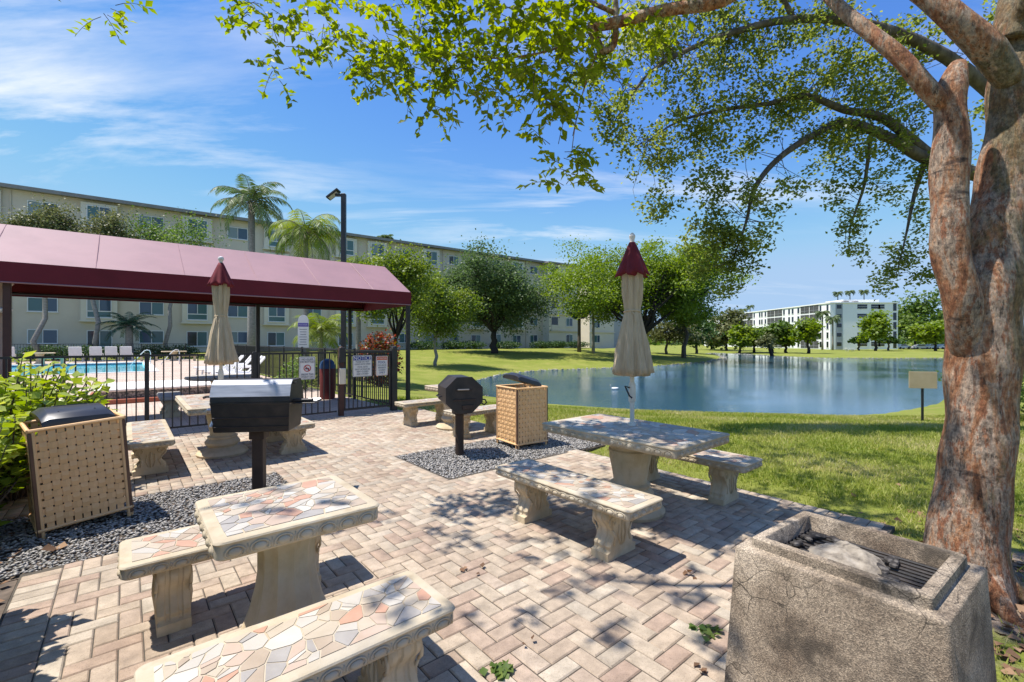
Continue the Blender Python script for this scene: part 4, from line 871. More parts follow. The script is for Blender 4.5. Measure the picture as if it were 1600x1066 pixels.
def yz(px): return FPX * X0 / (px - 800)
for f in range(5):
    z = fh * f
    for a, b_ in ((1158, 1176), (1199, 1222), (1251, 1279)):
        ya, yb = yz(b_), yz(a); ym = (ya + yb) / 2
        for q0, q1 in ((ya, ym - .15), (ym + .15, yb)):
            mb = MB(); mb.box((X0 - .02, (q0 + q1) / 2, z + 1.42), (.08, q1 - q0, 2.3)); bl = mb.build('screened_balcony', SCREEN, Wb)
            mb = MB(); mb.box((X0 - .08, (q0 + q1) / 2, z + 1.0), (.06, q1 - q0, .07)); mb.box((X0 - .08, (q0 + q1) / 2, z + 1.42), (.06, .08, 2.3)); mb.build('screen_frame', GREYW, bl)
    for px in (1178.5, 1187, 1190.5, 1196, 1225, 1233, 1238.5, 1247.5, 1282, 1293):
        y = yz(px); mb = MB(); mb.box((X0 - .02, y, z + 1.45), (.08, .95 if px < 1280 else .8, 1.75)); wn_ = mb.build('window', PANES[0], Wb); mb = MB(); mb.box((X0 - .07, y, z + .52), (.10, 1.15, .08)); mb.build('sill', WALLW, wn_)
    for px, w in ((1342, .9), (1349.5, 2.0), (1368, 2.6), (1377, 1.8)):
        x = (px - 800) / FPX * Y0; mb = MB(); mb.box((x, Y0 - .02, z + 1.65), (w, .08, 1.25)); wn_ = mb.build('window', PANES[0], Wb); mb = MB(); mb.box((x, Y0 - .06, z + .98), (w + .2, .1, .07)); mb.build('sill', WALLW, wn_); mb = MB(); mb.box((x, Y0 - .065, z + 1.65), (w, .03, .06)); mb.build('mullion', WALLW, wn_)
    x = (1398 - 800) / FPX * Y0; mb = MB(); mb.box((x, Y0 - .02, z + 1.5), (.95, .08, 2.2)); mb.build('stair_window', PANES[0], Wb)
    x = (1311 - 800) / FPX * Y0; mb = MB(); mb.box((x, Y0 - .05, z + 1.6), (1.35, .06, 1.1)); mb.build('window', PANES[0], Wb)
mb = MB(); mb.box(((1311 - 800) / FPX * Y0, Y0 - .012, WH / 2 - .1), (2.1, .03, WH - .2)); mb.build('recessed_strip', GREYW, Wb)
mb = MB(); mb.box((X0 - .1, (Y0 + Y1) / 2, WH + .05), (.25, Y1 - Y0 + .3, .3)); mb.box(((X0 + X1) / 2, Y0 - .1, WH + .052), (X1 - X0, .25, .3)); mb.build('parapet', WALLW, Wb)
# ------------------------------------------------------------------ foliage
def leaves(name, P, size, mat, parent, up=.5, droop=0., seed=0, rnd=None, fold=.25, D=None, wide=.48):
    """each leaf two triangles folded on the midrib, at points P"""
    g = np.random.default_rng(seed); n = len(P); size = np.broadcast_to(np.asarray(size, float), (n,)) * g.uniform(.7, 1.25, n)
    N = g.normal(size=(n, 3)); N[:, 2] = np.abs(N[:, 2]) + up; N /= np.linalg.norm(N, axis=1)[:, None]
    if D is None: D = g.normal(size=(n, 3)); D[:, 2] -= droop
    D = D - N * (D * N).sum(1)[:, None]; D /= np.linalg.norm(D, axis=1)[:, None] + 1e-9; S = np.cross(N, D)
    a = P; c = P + D * size[:, None]; m_ = P + D * (size * .45)[:, None] + N * (size * fold * .5)[:, None]
    l = m_ + S * (size * wide)[:, None]; r = m_ - S * (size * wide)[:, None]; 
    vs = np.stack([a, l, c, r], 1).reshape(-1, 3); i = np.arange(n)[:, None] * 4
    tr = np.concatenate([i + np.array([[0, 2, 1]]), i + np.array([[0, 3, 2]])], 0)
    rv = g.random(n) if rnd is None else np.clip(rnd + g.normal(0, .12, n), 0, 1)
    return np_mesh(name, vs, tr, mat, parent, np.repeat(rv, 4))
LM = dict(
 oak=leaf_mat('oak_leaf', [(.055, .090, .032), (.085, .130, .048), (.125, .17, .07)], .35),
 yel=leaf_mat('pale_leaf', [(.07, .115, .018), (.13, .18, .026), (.20, .23, .045)], .35),
 mid=leaf_mat('green_leaf', [(.055, .10, .02), (.095, .15, .03), (.145, .195, .045)], .35),
 lime=leaf_mat('lime_leaf', [(.10, .155, .018), (.15, .21, .026), (.21, .26, .04)], .35),
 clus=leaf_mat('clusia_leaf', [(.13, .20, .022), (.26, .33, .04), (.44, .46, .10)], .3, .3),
 gumbo=leaf_mat('gumbo_leaf', [(.10, .14, .016), (.17, .21, .022), (.30, .32, .04)], .55, .45),
 liveoak=leaf_mat('live_oak_leaf', [(.10, .12, .03), (.15, .175, .04), (.22, .235, .065)], .62, .4),
 hedge=leaf_mat('hedge_leaf', [(.02, .05, .012), (.04, .085, .018), (.07, .12, .03)], .2),
 olive=leaf_mat('olive_leaf', [(.08, .095, .035), (.12, .13, .05), (.165, .17, .075)], .25),
 red=leaf_mat('croton_leaf', [(.22, .02, .012), (.30, .05, .015), (.10, .03, .02), (.05, .09, .02), (.34, .12, .02)], .25),
 palm=leaf_mat('palm_leaf', [(.05, .085, .028), (.08, .12, .04), (.13, .165, .06)], .25),
 areca=leaf_mat('areca_leaf', [(.08, .13, .014), (.14, .19, .022), (.22, .26, .04)], .3),
 cycad=leaf_mat('cycad_leaf', [(.012, .05, .03), (.02, .075, .042), (.035, .10, .055)], .15))
BARK = M('bark', [(.05, .04, .032), (.10, .08, .065), (.16, .135, .11)], 9, .95, .6, 40, stretch=(1, 1, .3)); PALMB = M('palm_bark', [(.16, .145, .125), (.24, .22, .19), (.30, .28, .25)], 5, .9, .5, 20, stretch=(1, 1, 4)); DARKB = M('dark_bark', [(.022, .018, .015), (.05, .04, .034)], 9, .95, .6, 40)
def limb_pts(a, b, rnd, k=5, sag=.12):
    a, b = Vector(a), Vector(b); L = (b - a).length; pts = []
    for i in range(k + 1):
        q = i / k; p = a.lerp(b, q); w = math.sin(q * math.pi) * L * .09
        pts.append(p + Vector((rnd.gauss(0, w * .6), rnd.gauss(0, w * .6), L * sag * math.sin(q * math.pi) * .6)))
    return pts
def tree(name, label, base, crown, radii, ncl, lpc, ls, mat, seed, trunk_r=.2, bark=BARK, group=None, fork=.35, cl=.3, cat='tree', lean=(0, 0), nl=9, shell=.45, flat=.65, cut=-.55, lobes=9):
    """base = ground point, crown = centre above the base; clumps of leaves on limbs"""
    rnd = random.Random(seed); g = np.random.default_rng(seed); r = thing(name, label, cat, base, 0, group); cc = Vector((lean[0], lean[1], crown)); rx, ry, rz_ = radii
    P = g.normal(size=(ncl * 3, 3)); P /= np.linalg.norm(P, axis=1)[:, None]; P *= (g.random(ncl * 3) ** shell)[:, None]
    if lobes:
        Lc = g.normal(size=(lobes, 3)); Lc /= np.linalg.norm(Lc, axis=1)[:, None]; Lc *= g.uniform(.45, .72, lobes)[:, None]; Lr = g.uniform(.26, .48, lobes); li = g.integers(lobes, size=len(P)); P = np.where((g.random(len(P)) < .82)[:, None], Lc[li] + P * Lr[li][:, None], P * .6)
    P = P[P[:, 2] > cut][:ncl]
    P *= 1 + .14 * np.sin(5 * np.arctan2(P[:, 1], P[:, 0]) + seed)[:, None]; P *= np.array([rx, ry, rz_]); P += np.array(cc); ncl = len(P)
    mb = MB(); fz = (crown - rz_) + (rz_ * fork); fp = Vector((lean[0] * .45, lean[1] * .45, max(fz, .3 * crown)))
    tp = limb_pts((0, 0, -.25), fp, rnd, 5, 0); mb.tube(tp, [trunk_r * (1.25 - .5 * i / 5) for i in range(6)], 9)
    ids = list(g.permutation(ncl)[:nl])
    for i in ids:
        e = Vector(P[i]); lp_ = limb_pts(fp - Vector((0, 0, .15 * rnd.random())), e, rnd); mb.tube(lp_, [trunk_r * .55 * (1 - .86 * k / 5) for k in range(6)], 6)
        for q in range(3):
            j = int(g.integers(ncl)); s = lp_[2 + q]; d = Vector(P[j]) - s
            if d.length < max(radii) * .9: mb.tube(limb_pts(s, Vector(P[j]), rnd, 4), [trunk_r * .22, trunk_r * .17, trunk_r * .12, trunk_r * .08, trunk_r * .04], 5)
    mb.build('trunk', bark, r, smooth='all')
    c_r = cl * min(rx, rz_) * g.uniform(.6, 1.25, ncl); idx_ = np.repeat(np.arange(ncl), lpc); o_ = g.normal(size=(len(idx_), 3)) * np.array([1, 1, flat]) * c_r[idx_][:, None] * .62
    tone = g.normal(.5, .2, ncl)[idx_]; pts = P[idx_] + o_
    leaves('crown', pts, ls, mat, r, seed=seed, rnd=tone); return r
def gp3(px, d): x = (px - 800) / FPX * d; return (x, d, gz(x, d))
def vtree(name, label, px, d, pytop, pybot, wpx, mat, seed, ncl=60, lpc=60, ls=None, **k):
    b = gp3(px, d); zt = CAM_H + (533 - pytop) / FPX * d; zb = CAM_H + (533 - pybot) / FPX * d; rx = wpx / FPX * d / 2 * 1.18; rz_ = (zt - zb) / 2 * (1.12 if k.get('lobes', 9) else 1)
    return tree(name, label, b, (zt + zb) / 2 - b[2], (rx, rx * .9, rz_), ncl, lpc, ls or .011 * d, mat, seed, **k)
def palm(name, label, base, h, nf, fl, mat, seed, tr=.16, lw=.05, ll=.45, droop=1.0, up=.9, group=None, bark=PALMB, lean=(0, 0), nle=20, cat='palm'):
    rnd = random.Random(seed); r = thing(name, label, cat, base, 0, group); mb = MB(); top = Vector((lean[0], lean[1], h))
    mb.tube([Vector((lean[0] * q * q, lean[1] * q * q, -.2 + (h + .2) * q)) for q in (0, .25, .5, .75, 1)], [tr * 1.3, tr, tr * .92, tr * .9, tr * .8], 10); mb.build('trunk', bark, r, smooth='all')
    vs = []; ts = []; rv = []; st = MB()
    for f in range(nf):
        az = f * 2.39996 + rnd.uniform(-.2, .2); el = up * (1 - 1.25 * f / nf) + rnd.uniform(-.15, .15); d = Vector((math.cos(az), math.sin(az), 0)); pts = []; p = top.copy(); e = el; K = 9
        for k in range(K + 1): pts.append(p.copy()); p = p + (d * math.cos(e) + Vector((0, 0, math.sin(e)))) * fl / K; e -= droop * (.10 + .12 * k / K) * 1.3
        st.tube(pts, [.022 * (1 - .8 * k / K) * fl / 2.2 for k in range(K + 1)], 4, False)
        side = d.cross(Vector((0, 0, 1))); tone = rnd.random()
        for k in range(nle):
            q = .12 + .88 * k / nle; x = q * K; i = min(int(x), K - 1); p = pts[i].lerp(pts[i + 1], x - i); t_ = (pts[i + 1] - pts[i]).normalized(); L = ll * math.sin(min(1, q * 1.15 + .12) * math.pi * .92) ** .6 + .05
            for s in (-1, 1):
                dd = (side * s * .85 + t_ * .55 + Vector((0, 0, -.35 * droop + rnd.uniform(-.15, .15)))).normalized(); e_ = p + dd * L; w = t_ * lw * .5; o0 = len(vs)
                m_ = p + dd * L * .5 + Vector((0, 0, .03 * L)); vs += [p - w * .5, p + w * .5, m_ + w, m_ - w, e_ + Vector((0, 0, -.12 * L * droop))]; ts += [(o0, o0 + 1, o0 + 2), (o0, o0 + 2, o0 + 3), (o0 + 3, o0 + 2, o0 + 4)]; rv += [min(1, max(0, tone + rnd.gauss(0, .15)))] * 5
    struct(st.build('stems', BARK, r), 'stuff')
    np_mesh('fronds', np.array([tuple(p) for p in vs]), np.array(ts), mat, r, np.array(rv)); return r
def vpalm(name, label, px, d, pyc, fl, mat, seed, **k):
    b = gp3(px, d); return palm(name, label, b, CAM_H + (533 - pyc) / FPX * d - b[2], k.pop('nf', 16), fl, mat, seed, **k)
def shrub(name, label, base, radii, n, ls, mat, seed, group=None, cat='shrub', sig=.5):
    g = np.random.default_rng(seed); rnd = random.Random(seed); r = thing(name, label, cat, base, 0, group); P = g.normal(size=(n, 3)); P /= np.linalg.norm(P, axis=1)[:, None]; P *= (g.random(n) ** .33)[:, None] * np.array(radii) * (1 + .1 * g.normal(size=n))[:, None]; P[:, 2] += radii[2] * .95; P = P[P[:, 2] > .02]
    mb = MB()
    for i in range(7):
        e = Vector(P[int(g.integers(len(P)))]) * .8; mb.tube([Vector((e.x * .15, e.y * .15, -.1)), Vector((e.x * .6, e.y * .6, e.z * .5)), e], [.03, .02, .008], 5)
    struct(mb.build('stems', BARK, r), 'stuff'); leaves('foliage', P, ls, mat, r, seed=seed); return r

# trees, left to right
vtree('dark_oak', 'dark green oak with black trunk in front of the beige building', 772, 58, 386, 535, 150, LM['oak'], 11, 170, 260, .25, trunk_r=.42, bark=DARKB, fork=.3, cl=.27, nl=14)
vtree('pale_tree', 'slim pale yellow-green tree left of the dark oak', 680, 40, 425, 545, 98, LM['yel'], 12, 100, 180, .17, trunk_r=.14, bark=PALMB, cl=.3)
vtree('bent_tree', 'pale tree with bent dark stems behind the canopy corner', 612, 24, 395, 520, 150, LM['yel'], 13, 110, 140, .12, trunk_r=.12, bark=DARKB, fork=.0, cl=.3, lean=(.5, 0))
vtree('big_shade_tree', 'broad light green shade tree behind the lawn-side umbrella', 1003, 60, 356, 522, 275, LM['lime'], 14, 200, 270, .27, trunk_r=.45, bark=DARKB, fork=.05, cl=.24, nl=16, flat=.5)
vtree('mixed_tree', 'dusky green tree right of the broad shade tree', 1068, 66, 392, 530, 88, LM['lime'], 15, 100, 200, .28, trunk_r=.3, cl=.3)
vtree('low_tree', 'small olive tree on the lawn right of the umbrella', 1042, 74, 480, 540, 80, LM['olive'], 16, 45, 80, .4, trunk_r=.2, cl=.35)
vtree('dark_low_tree', 'dark rounded tree at the end of the far lawn', 1088, 92, 487, 545, 66, LM['hedge'], 17, 50, 80, .5, trunk_r=.25, cl=.35)
for k, (px, d, a, b_, w, mt, lb) in enumerate(((1135, 118, 487, 545, 56, 'olive', 'greyish olive tree left of the white building'), (1112, 130, 498, 545, 50, 'mid', 'tree closing the far left end of the lake'), (1156, 100, 510, 546, 40, 'lime', 'light green tree on the far bank beside the olive tree'), (1178, 104, 514, 543, 42, 'mid', 'spreading low tree left of the leaning tree'), (1206, 98, 506, 544, 44, 'mid', 'wide-crowned tree behind the leaning tree'), (1228, 97, 503, 543, 34, 'lime', 'light green tree in the middle of the white facade'),
        (1262, 92, 493, 537, 36, 'lime', 'round bright tree with clear trunk before the white corner'), (1368, 112, 490, 534, 36, 'lime', 'bright round tree in front of the white end wall'), (1430, 142, 457, 540, 80, 'mid', 'tall dark tree right of the white building'), (1462, 112, 500, 540, 52, 'lime', 'yellow-green tree near the parked cars'), (1500, 150, 480, 545, 90, 'mid', 'tree at the far right behind the trunk'))):
    vtree('bank_tree', lb, px, d, a, b_, w, LM[mt], 30 + k, 48, 70, .0062 * d, trunk_r=.18 + .001 * d, bark=DARKB, group='trees on the far bank', cl=.33, fork=.15)
vtree('leaning_tree', 'small leaning tree at the far water edge', 1207, 84, 524, 546, 26, LM['olive'], 45, 20, 40, .45, trunk_r=.3, bark=DARKB, lean=(-1.2, 0), cl=.4)
for k, (px, lb) in enumerate(((1342, 'left of the two clipped dome trees before the white end wall'), (1388, 'right of the two clipped dome trees before the white end wall'))): vtree('topiary_tree', lb, px, 118, 527.5, 540, 22, LM['hedge'], 50 + k, 60, 60, .4, trunk_r=.22, group='clipped dome trees', cl=.25, shell=.3, cut=-.25, lobes=0)
rs = np.random.default_rng(3); n = 9000                 # far woodland closing the horizon
Pw = np.stack([rs.uniform(-120, 420, n), rs.uniform(250, 330, n), np.zeros(n)], -1); Pw[:, 2] = -1 + rs.random(n) * (8 + 3 * np.sin(Pw[:, 0] * .05) + 2 * np.sin(Pw[:, 0] * .17)); struct(leaves('far_woodland', Pw, 3.0, LM['mid'], None, seed=5), 'stuff')
# palms
vpalm('queen_palm', 'tall grey-trunked palm above the canopy left of the lamp', 393, 30, 318, 2.9, LM['palm'], 60, nf=22, tr=.24, ll=.75, lw=.09, droop=1.15, nle=26, up=1.25)
vpalm('areca_palm', 'feathery yellow-green palm above the canopy beside the lamp', 478, 27, 366, 2.9, LM['areca'], 61, nf=26, tr=.16, ll=.8, lw=.06, droop=1.5, nle=30, up=1.3)
vpalm('areca_palm', 'yellow-green palm with hanging fronds right of the lamp post', 560, 25, 418, 2.5, LM['areca'], 62, nf=20, tr=.14, ll=.7, lw=.06, droop=1.7, nle=28, up=1.1)
vpalm('areca_palm', 'bushy yellow-green palm clump beside the pool rules board', 502, 20, 520, 1.5, LM['areca'], 63, nf=30, tr=.1, ll=.5, lw=.04, droop=1.0, nle=22, up=1.4)
vpalm('fan_palm', 'palm crown just showing over the beige roofline', 602, 92, 372, 1.9, LM['palm'], 64, nf=18, tr=.2, ll=.9, lw=.25, droop=.8, nle=10)
vpalm('cycad', 'dark blue-green cycad by the beige ground-floor windows', 202, 38.5, 510, 2.3, LM['cycad'], 65, nf=30, tr=.3, ll=.40, lw=.045, droop=.8, nle=34, up=1.2)
vpalm('cabbage_palm', 'dark cabbage palm before the cream wing', 905, 66, 478, 2.6, LM['cycad'], 66, nf=30, tr=.25, ll=1.1, lw=.3, droop=1.8, nle=10, bark=BARK, up=.6)
vpalm('cabbage_palm', 'slim pale-trunked palm left of the umbrella', 927, 64, 470, 2.0, LM['cycad'], 67, nf=24, tr=.2, ll=1.0, lw=.28, droop=1.8, nle=10, up=.5)
for k, (px, d, py, lb) in enumerate(((1161, 215, 484, 'left palm of the pair over the white roof'), (1172, 215, 479, 'right palm of the pair over the white roof'), (1309, 190, 458, 'left palm of the three over the white roof'), (1328, 190, 456, 'middle palm of the three over the white roof'), (1350, 190, 455, 'right palm of the three over the white roof'), (1285, 126, 489, 'pale palm before the white corner'), (1301, 122, 497, 'greener palm before the white end wall'))):
    vpalm('distant_palm', lb, px, d, py, 2.6, LM['palm'], 70 + k, nf=15, tr=.22, ll=.9, lw=.3, droop=1.3, nle=9, group='distant palms', up=.9)
# trees whose tops show over the canopy roof
for k, (px, d, a, b_, w, mt, lb) in enumerate(((70, 36.5, 318, 400, 90, 'olive', 'grey-green treetop over the left end of the canopy roof'), (155, 38.5, 312, 420, 95, 'olive', 'grey-green treetop below the second top-floor window'), (270, 41.8, 338, 440, 130, 'mid', 'low wide treetop left of the tall palm'))):
    vtree('courtyard_tree', lb, px, d, a, b_, w, LM[mt], 80 + k, 90, 90, .17, trunk_r=.16, bark=PALMB, group='courtyard trees', cl=.3, nl=10)
shrub('croton_bush', 'red and orange croton bush beside the lamp post', gp3(594, 21.5), (1.0, .8, 1.35), 2600, .13, LM['red'], 90)
shrub('gate_shrub', 'green shrub inside the side fence behind the gate', V(4.3, 15.5), (.5, 1.2, .55), 1500, .07, LM['mid'], 91)
for k, (px, lb) in enumerate(((60, 'dark hedge clump behind the cream table'), (90, 'hedge clump left of the white chairs'), (135, 'hedge clump behind the leftmost white chairs'), (185, 'hedge clump behind the right white chairs'), (240, 'hedge clump between the two handrails'), (285, 'hedge clump behind the pale table'))):
    p = at(px, 560, 37 + k * .8); shrub('pool_hedge', lb, (p.x, p.y, 0), (1.5, .8, .62), 1500, .12, LM['hedge'], 95 + k, 'hedge behind the pool')
for k, (px, w, lb) in enumerate(((662, 2.4, 'clipped hedge left of the pale tree trunk'), (708, 1.8, 'clipped hedge right of the pale tree trunk'), (735, 2.4, 'clipped hedge left of the oak trunk'), (790, 2.6, 'clipped hedge right of the oak trunk'), (848, 2.4, 'clipped hedge before the cream wing'), (872, 1.6, 'small hedge by the cream wing door'), (900, 2.4, 'clipped hedge under the cabbage palm'))):
    d = 62 + (px - 660) * .065; b = gp3(px, d); shrub('foundation_hedge', lb, b, (w, 1.0, .62), 1100, .2, LM['hedge'], 110 + k, 'hedges along the beige building')
shrub('lakeside_shrub', 'bright shrub mass at the right edge behind the trunk', (13.4, 11.3, gz(13.4, 11.3)), (1.6, 2.2, .9), 5000, .09, LM['mid'], 120)
# clusia hedge on the left
def clusia(label, u, v, r_, h, n, seed):
    g = np.random.default_rng(seed); r = thing('clusia_shrub', label, 'shrub', V(u, v), RZ, 'clusia hedge plants'); mb = MB(); P = []; Ds = []; rnd = random.Random(seed)
    for i in range(n):
        a = rnd.uniform(0, 6.28); q = rnd.random() ** .5; tip = Vector((q * r_ * math.cos(a), q * r_ * math.sin(a), h * (.45 + .6 * rnd.random() * (1 - .45 * q * q)) if rnd.random() < .75 else h * rnd.uniform(.1, .5))); rt = Vector((tip.x * .25, tip.y * .25, 0))
        mid_ = rt.lerp(tip, .6) + Vector((rnd.gauss(0, .04), rnd.gauss(0, .04), .03)); mb.tube([rt, mid_, tip], [.010, .007, .004], 4, False); ax = (tip - mid_).normalized()
        for k in range(13):
            s = 1 - k * .06; p = mid_.lerp(tip, s) if s > 0 else mid_; aa = k * 1.57 + (k // 2) * .6; o_ = Vector((math.cos(aa), math.sin(aa), .55 + .25 * (k < 2))); P.append(tuple(p)); Ds.append(tuple((o_ + ax * .35)))
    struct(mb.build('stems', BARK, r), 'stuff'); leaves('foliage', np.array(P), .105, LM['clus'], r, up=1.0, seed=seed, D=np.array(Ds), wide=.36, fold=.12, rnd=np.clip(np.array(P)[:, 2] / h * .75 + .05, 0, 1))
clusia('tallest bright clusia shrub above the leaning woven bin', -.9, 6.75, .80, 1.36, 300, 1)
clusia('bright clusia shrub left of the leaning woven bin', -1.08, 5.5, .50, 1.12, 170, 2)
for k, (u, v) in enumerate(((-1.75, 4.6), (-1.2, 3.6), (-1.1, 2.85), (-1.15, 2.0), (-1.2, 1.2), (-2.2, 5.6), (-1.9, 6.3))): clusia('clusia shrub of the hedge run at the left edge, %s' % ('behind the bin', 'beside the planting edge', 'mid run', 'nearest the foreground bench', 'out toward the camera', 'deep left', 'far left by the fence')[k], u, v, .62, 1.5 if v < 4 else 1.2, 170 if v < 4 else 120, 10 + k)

# ------------------------------------------------------------------ the big tree on the right
m, t, b, o = new_mat('gumbo_bark'); v = coords(t, 'World', (1, 1, .28)); vz = coords(t, 'World', (.6, .6, 2.0))
c = ramp(t, noise(t, v, 9, 10, .74, .6), [(.09, .04, .022), (.31, .12, .05), (.43, .22, .115), (.46, .35, .265), (.27, .20, .15), (.37, .155, .06)], [.30, .40, .46, .54, .60, .68])
c = mixc(t, ramp(t, noise(t, v, 26, 8, .75), [(0, 0, 0), (.85, .85, .85)], [.53, .58]), c, (.32, .12, .055))
c = mixc(t, ramp(t, noise(t, v, 34, 8, .75), [(.8, .8, .8), (0, 0, 0)], [.38, .44]), c, (.04, .026, .018))
c = mixc(t, ramp(t, noise(t, vz, 5, 4, .6), [(.8, .8, .8), (0, 0, 0)], [.31, .37]), c, (.05, .03, .025))
sp2 = node(t, 'ShaderNodeSeparateXYZ'); t.links.new(coords(t, 'Object'), sp2.inputs[0]); mo = node(t, 'ShaderNodeMath', operation='MULTIPLY_ADD'); t.links.new(noise(t, v, 8, 5, .7), mo.inputs[0]); mo.inputs[1].default_value = 1.5; t.links.new(sp2.outputs[0], mo.inputs[2])
mr = node(t, 'ShaderNodeMapRange'); mr.inputs[1].default_value = .86; mr.inputs[2].default_value = 1.0; mr.inputs[4].default_value = .6; t.links.new(mo.outputs[0], mr.inputs[0]); c = mixc(t, mr.outputs[0], c, (.13, .12, .045))
c = mixc(t, 1.0, c, ramp(t, noise(t, coords(t, 'World', (1, 1, .7)), 42, 8, .75), [(.35, .33, .32), (1.0, 1.0, 1.0), (1.75, 1.7, 1.6)], [.33, .5, .68]), 'MULTIPLY')
t.links.new(c, b.inputs['Base Color']); b.inputs['Roughness'].default_value = .75; b.inputs['Specular IOR Level'].default_value = .35
ad = node(t, 'ShaderNodeMath', operation='ADD'); t.links.new(noise(t, v, 30, 9, .75), ad.inputs[0]); t.links.new(noise(t, vz, 4, 3, .5), ad.inputs[1]); bumpn(t, b, ad.outputs[0], 1.0, .045); GB = m
big = thing('gumbo_limbo_tree', 'large forked tree with peeling reddish bark on the right', 'tree', (TREE.x, TREE.y, -.04))
def A(px, py, d): return at(px, py, d) - Vector((TREE.x, TREE.y, -.04))
def smooth_path(pts, rad, sub=4):
    P = [Vector(p) for p in pts]; o_ = []; r_ = []
    for i in range(len(P) - 1):
        p0, p1, p2, p3 = P[max(i - 1, 0)], P[i], P[i + 1], P[min(i + 2, len(P) - 1)]
        for k in range(sub):
            q = k / sub; o_.append(.5 * ((2 * p1) + (p2 - p0) * q + (2 * p0 - 5 * p1 + 4 * p2 - p3) * q * q + (3 * p1 - p0 - 3 * p2 + p3) * q ** 3)); r_.append(rad[i] + (rad[i + 1] - rad[i]) * q)
    o_.append(P[-1]); r_.append(rad[-1]); return o_, r_
def wobble(mb, amp, seed):
    rn_ = random.Random(seed); ph = [rn_.uniform(0, 6) for _ in range(6)]
    for i, p in enumerate(mb.v):
        x, y, z = p; s = amp * (math.sin(9 * z + 5 * x + ph[0]) + math.sin(17 * y + 6 * z + ph[1]) * .6 + math.sin(23 * x + 3 * z + ph[2]) * .5); mb.v[i] = (x + s * math.cos(ph[3] + 4 * z), y + s * math.sin(ph[4] + 4 * z), z)
mb = MB(); d0 = 2.9; q, rd = smooth_path([A(1508, 960, d0), A(1507, 925, d0), A(1509, 850, d0), A(1518, 760, d0), A(1530, 660, d0), A(1536, 560, d0), A(1536, 470, d0), A(1545, 390, d0 + .02), A(1566, 300, d0 + .03), A(1578, 200, d0 + .03), A(1583, 130, d0 + .05), A(1590, 40, d0 + .1), A(1600, -120, d0 + .3), A(1590, -330, d0 + .6)], [.28, .235, .20, .18, .173, .176, .178, .15, .13, .125, .128, .112, .09, .04], 5)
mb.tube(q, rd, 40); wobble(mb, .010, 3); mb.build('trunk', GB, big, smooth='all')
mb = MB(); q, rd = smooth_path([A(1515, 560, d0), A(1500, 470, d0 - .05), A(1486, 390, d0 - .06), A(1484, 300, d0 - .06), A(1484, 200, d0 - .05), A(1486, 140, d0 - .04), A(1497, 100, d0 - .03)], [.085, .102, .094, .087, .085, .08, .04], 5); mb.tube(q, rd, 30); wobble(mb, .009, 4); mb.build('cut_stem', GB, big, smooth='all')
LIMBS = {}
def limb(key, pts, rad, n=12, bark=None):
    mb = MB(); q, rd = smooth_path([A(*p) for p in pts], rad, 5); mb.tube(q, rd, n); wobble(mb, max(rad) * .06, len(pts)); LIMBS[key] = q; return mb.build('limb', bark or GB, big, smooth='all')
limb('a', [(1480, 170, d0 - .05), (1450, 140, d0 - .05), (1405, 88, d0), (1345, 40, d0 + .15), (1300, 0, d0 + .3), (1230, -70, d0 + .6), (1120, -150, d0 + 1)], [.055, .055, .048, .043, .038, .03, .015])
limb('b', [(1580, 130, d0), (1545, 80, d0 - .02), (1490, 30, d0), (1430, -20, d0 + .1), (1330, -85, d0 + .25), (1220, -60, d0 + .4), (1130, 0, d0 + .6), (1040, 16, d0 + .8), (960, 36, d0 + .95), (918, 44, d0 + 1.0)], [.07, .085, .072, .065, .058, .052, .05, .046, .044, .04])
limb('c', [(922, 42, d0 + 1.0), (932, 66, d0 + 1.0), (944, 80, d0 + 1.0), (958, 72, d0 + 1.0), (962, 48, d0 + 1.0), (962, 10, d0 + 1.05), (960, -60, d0 + 1.1)], [.042, .040, .03, .026, .025, .024, .012], 8)
limb('d', [(1585, 60, d0), (1600, 20, d0 - .05), (1640, -80, d0 - .3), (1660, -300, d0 - .6)], [.07, .065, .05, .03])
limb('e', [(1330, -85, d0 + .25), (1150, -200, d0 + .1), (900, -300, d0 - .1), (600, -330, d0 - .2), (420, -280, d0 - .1)], [.06, .05, .04, .028, .01], 8)
limb('f', [(960, 20, 3.95), (860, -20, 4.0), (760, -30, 4.0), (640, -40, 4.0), (500, -30, 4.1), (420, -10, 4.2)], [.02, .018, .015, .013, .010, .006], 6)
limb('g', [(918, 44, 3.9), (870, 75, 3.85), (800, 90, 3.85), (740, 90, 3.85)], [.012, .010, .008, .005], 5)
limb('h', [(935, 78, 3.9), (915, 130, 3.9), (900, 190, 3.95), (893, 240, 3.95)], [.008, .006, .005, .003], 5)
limb('i', [(1330, -85, 3.15), (1340, -250, 2.6), (1200, -500, 2.0), (900, -700, 1.5)], [.06, .045, .03, .012], 8)
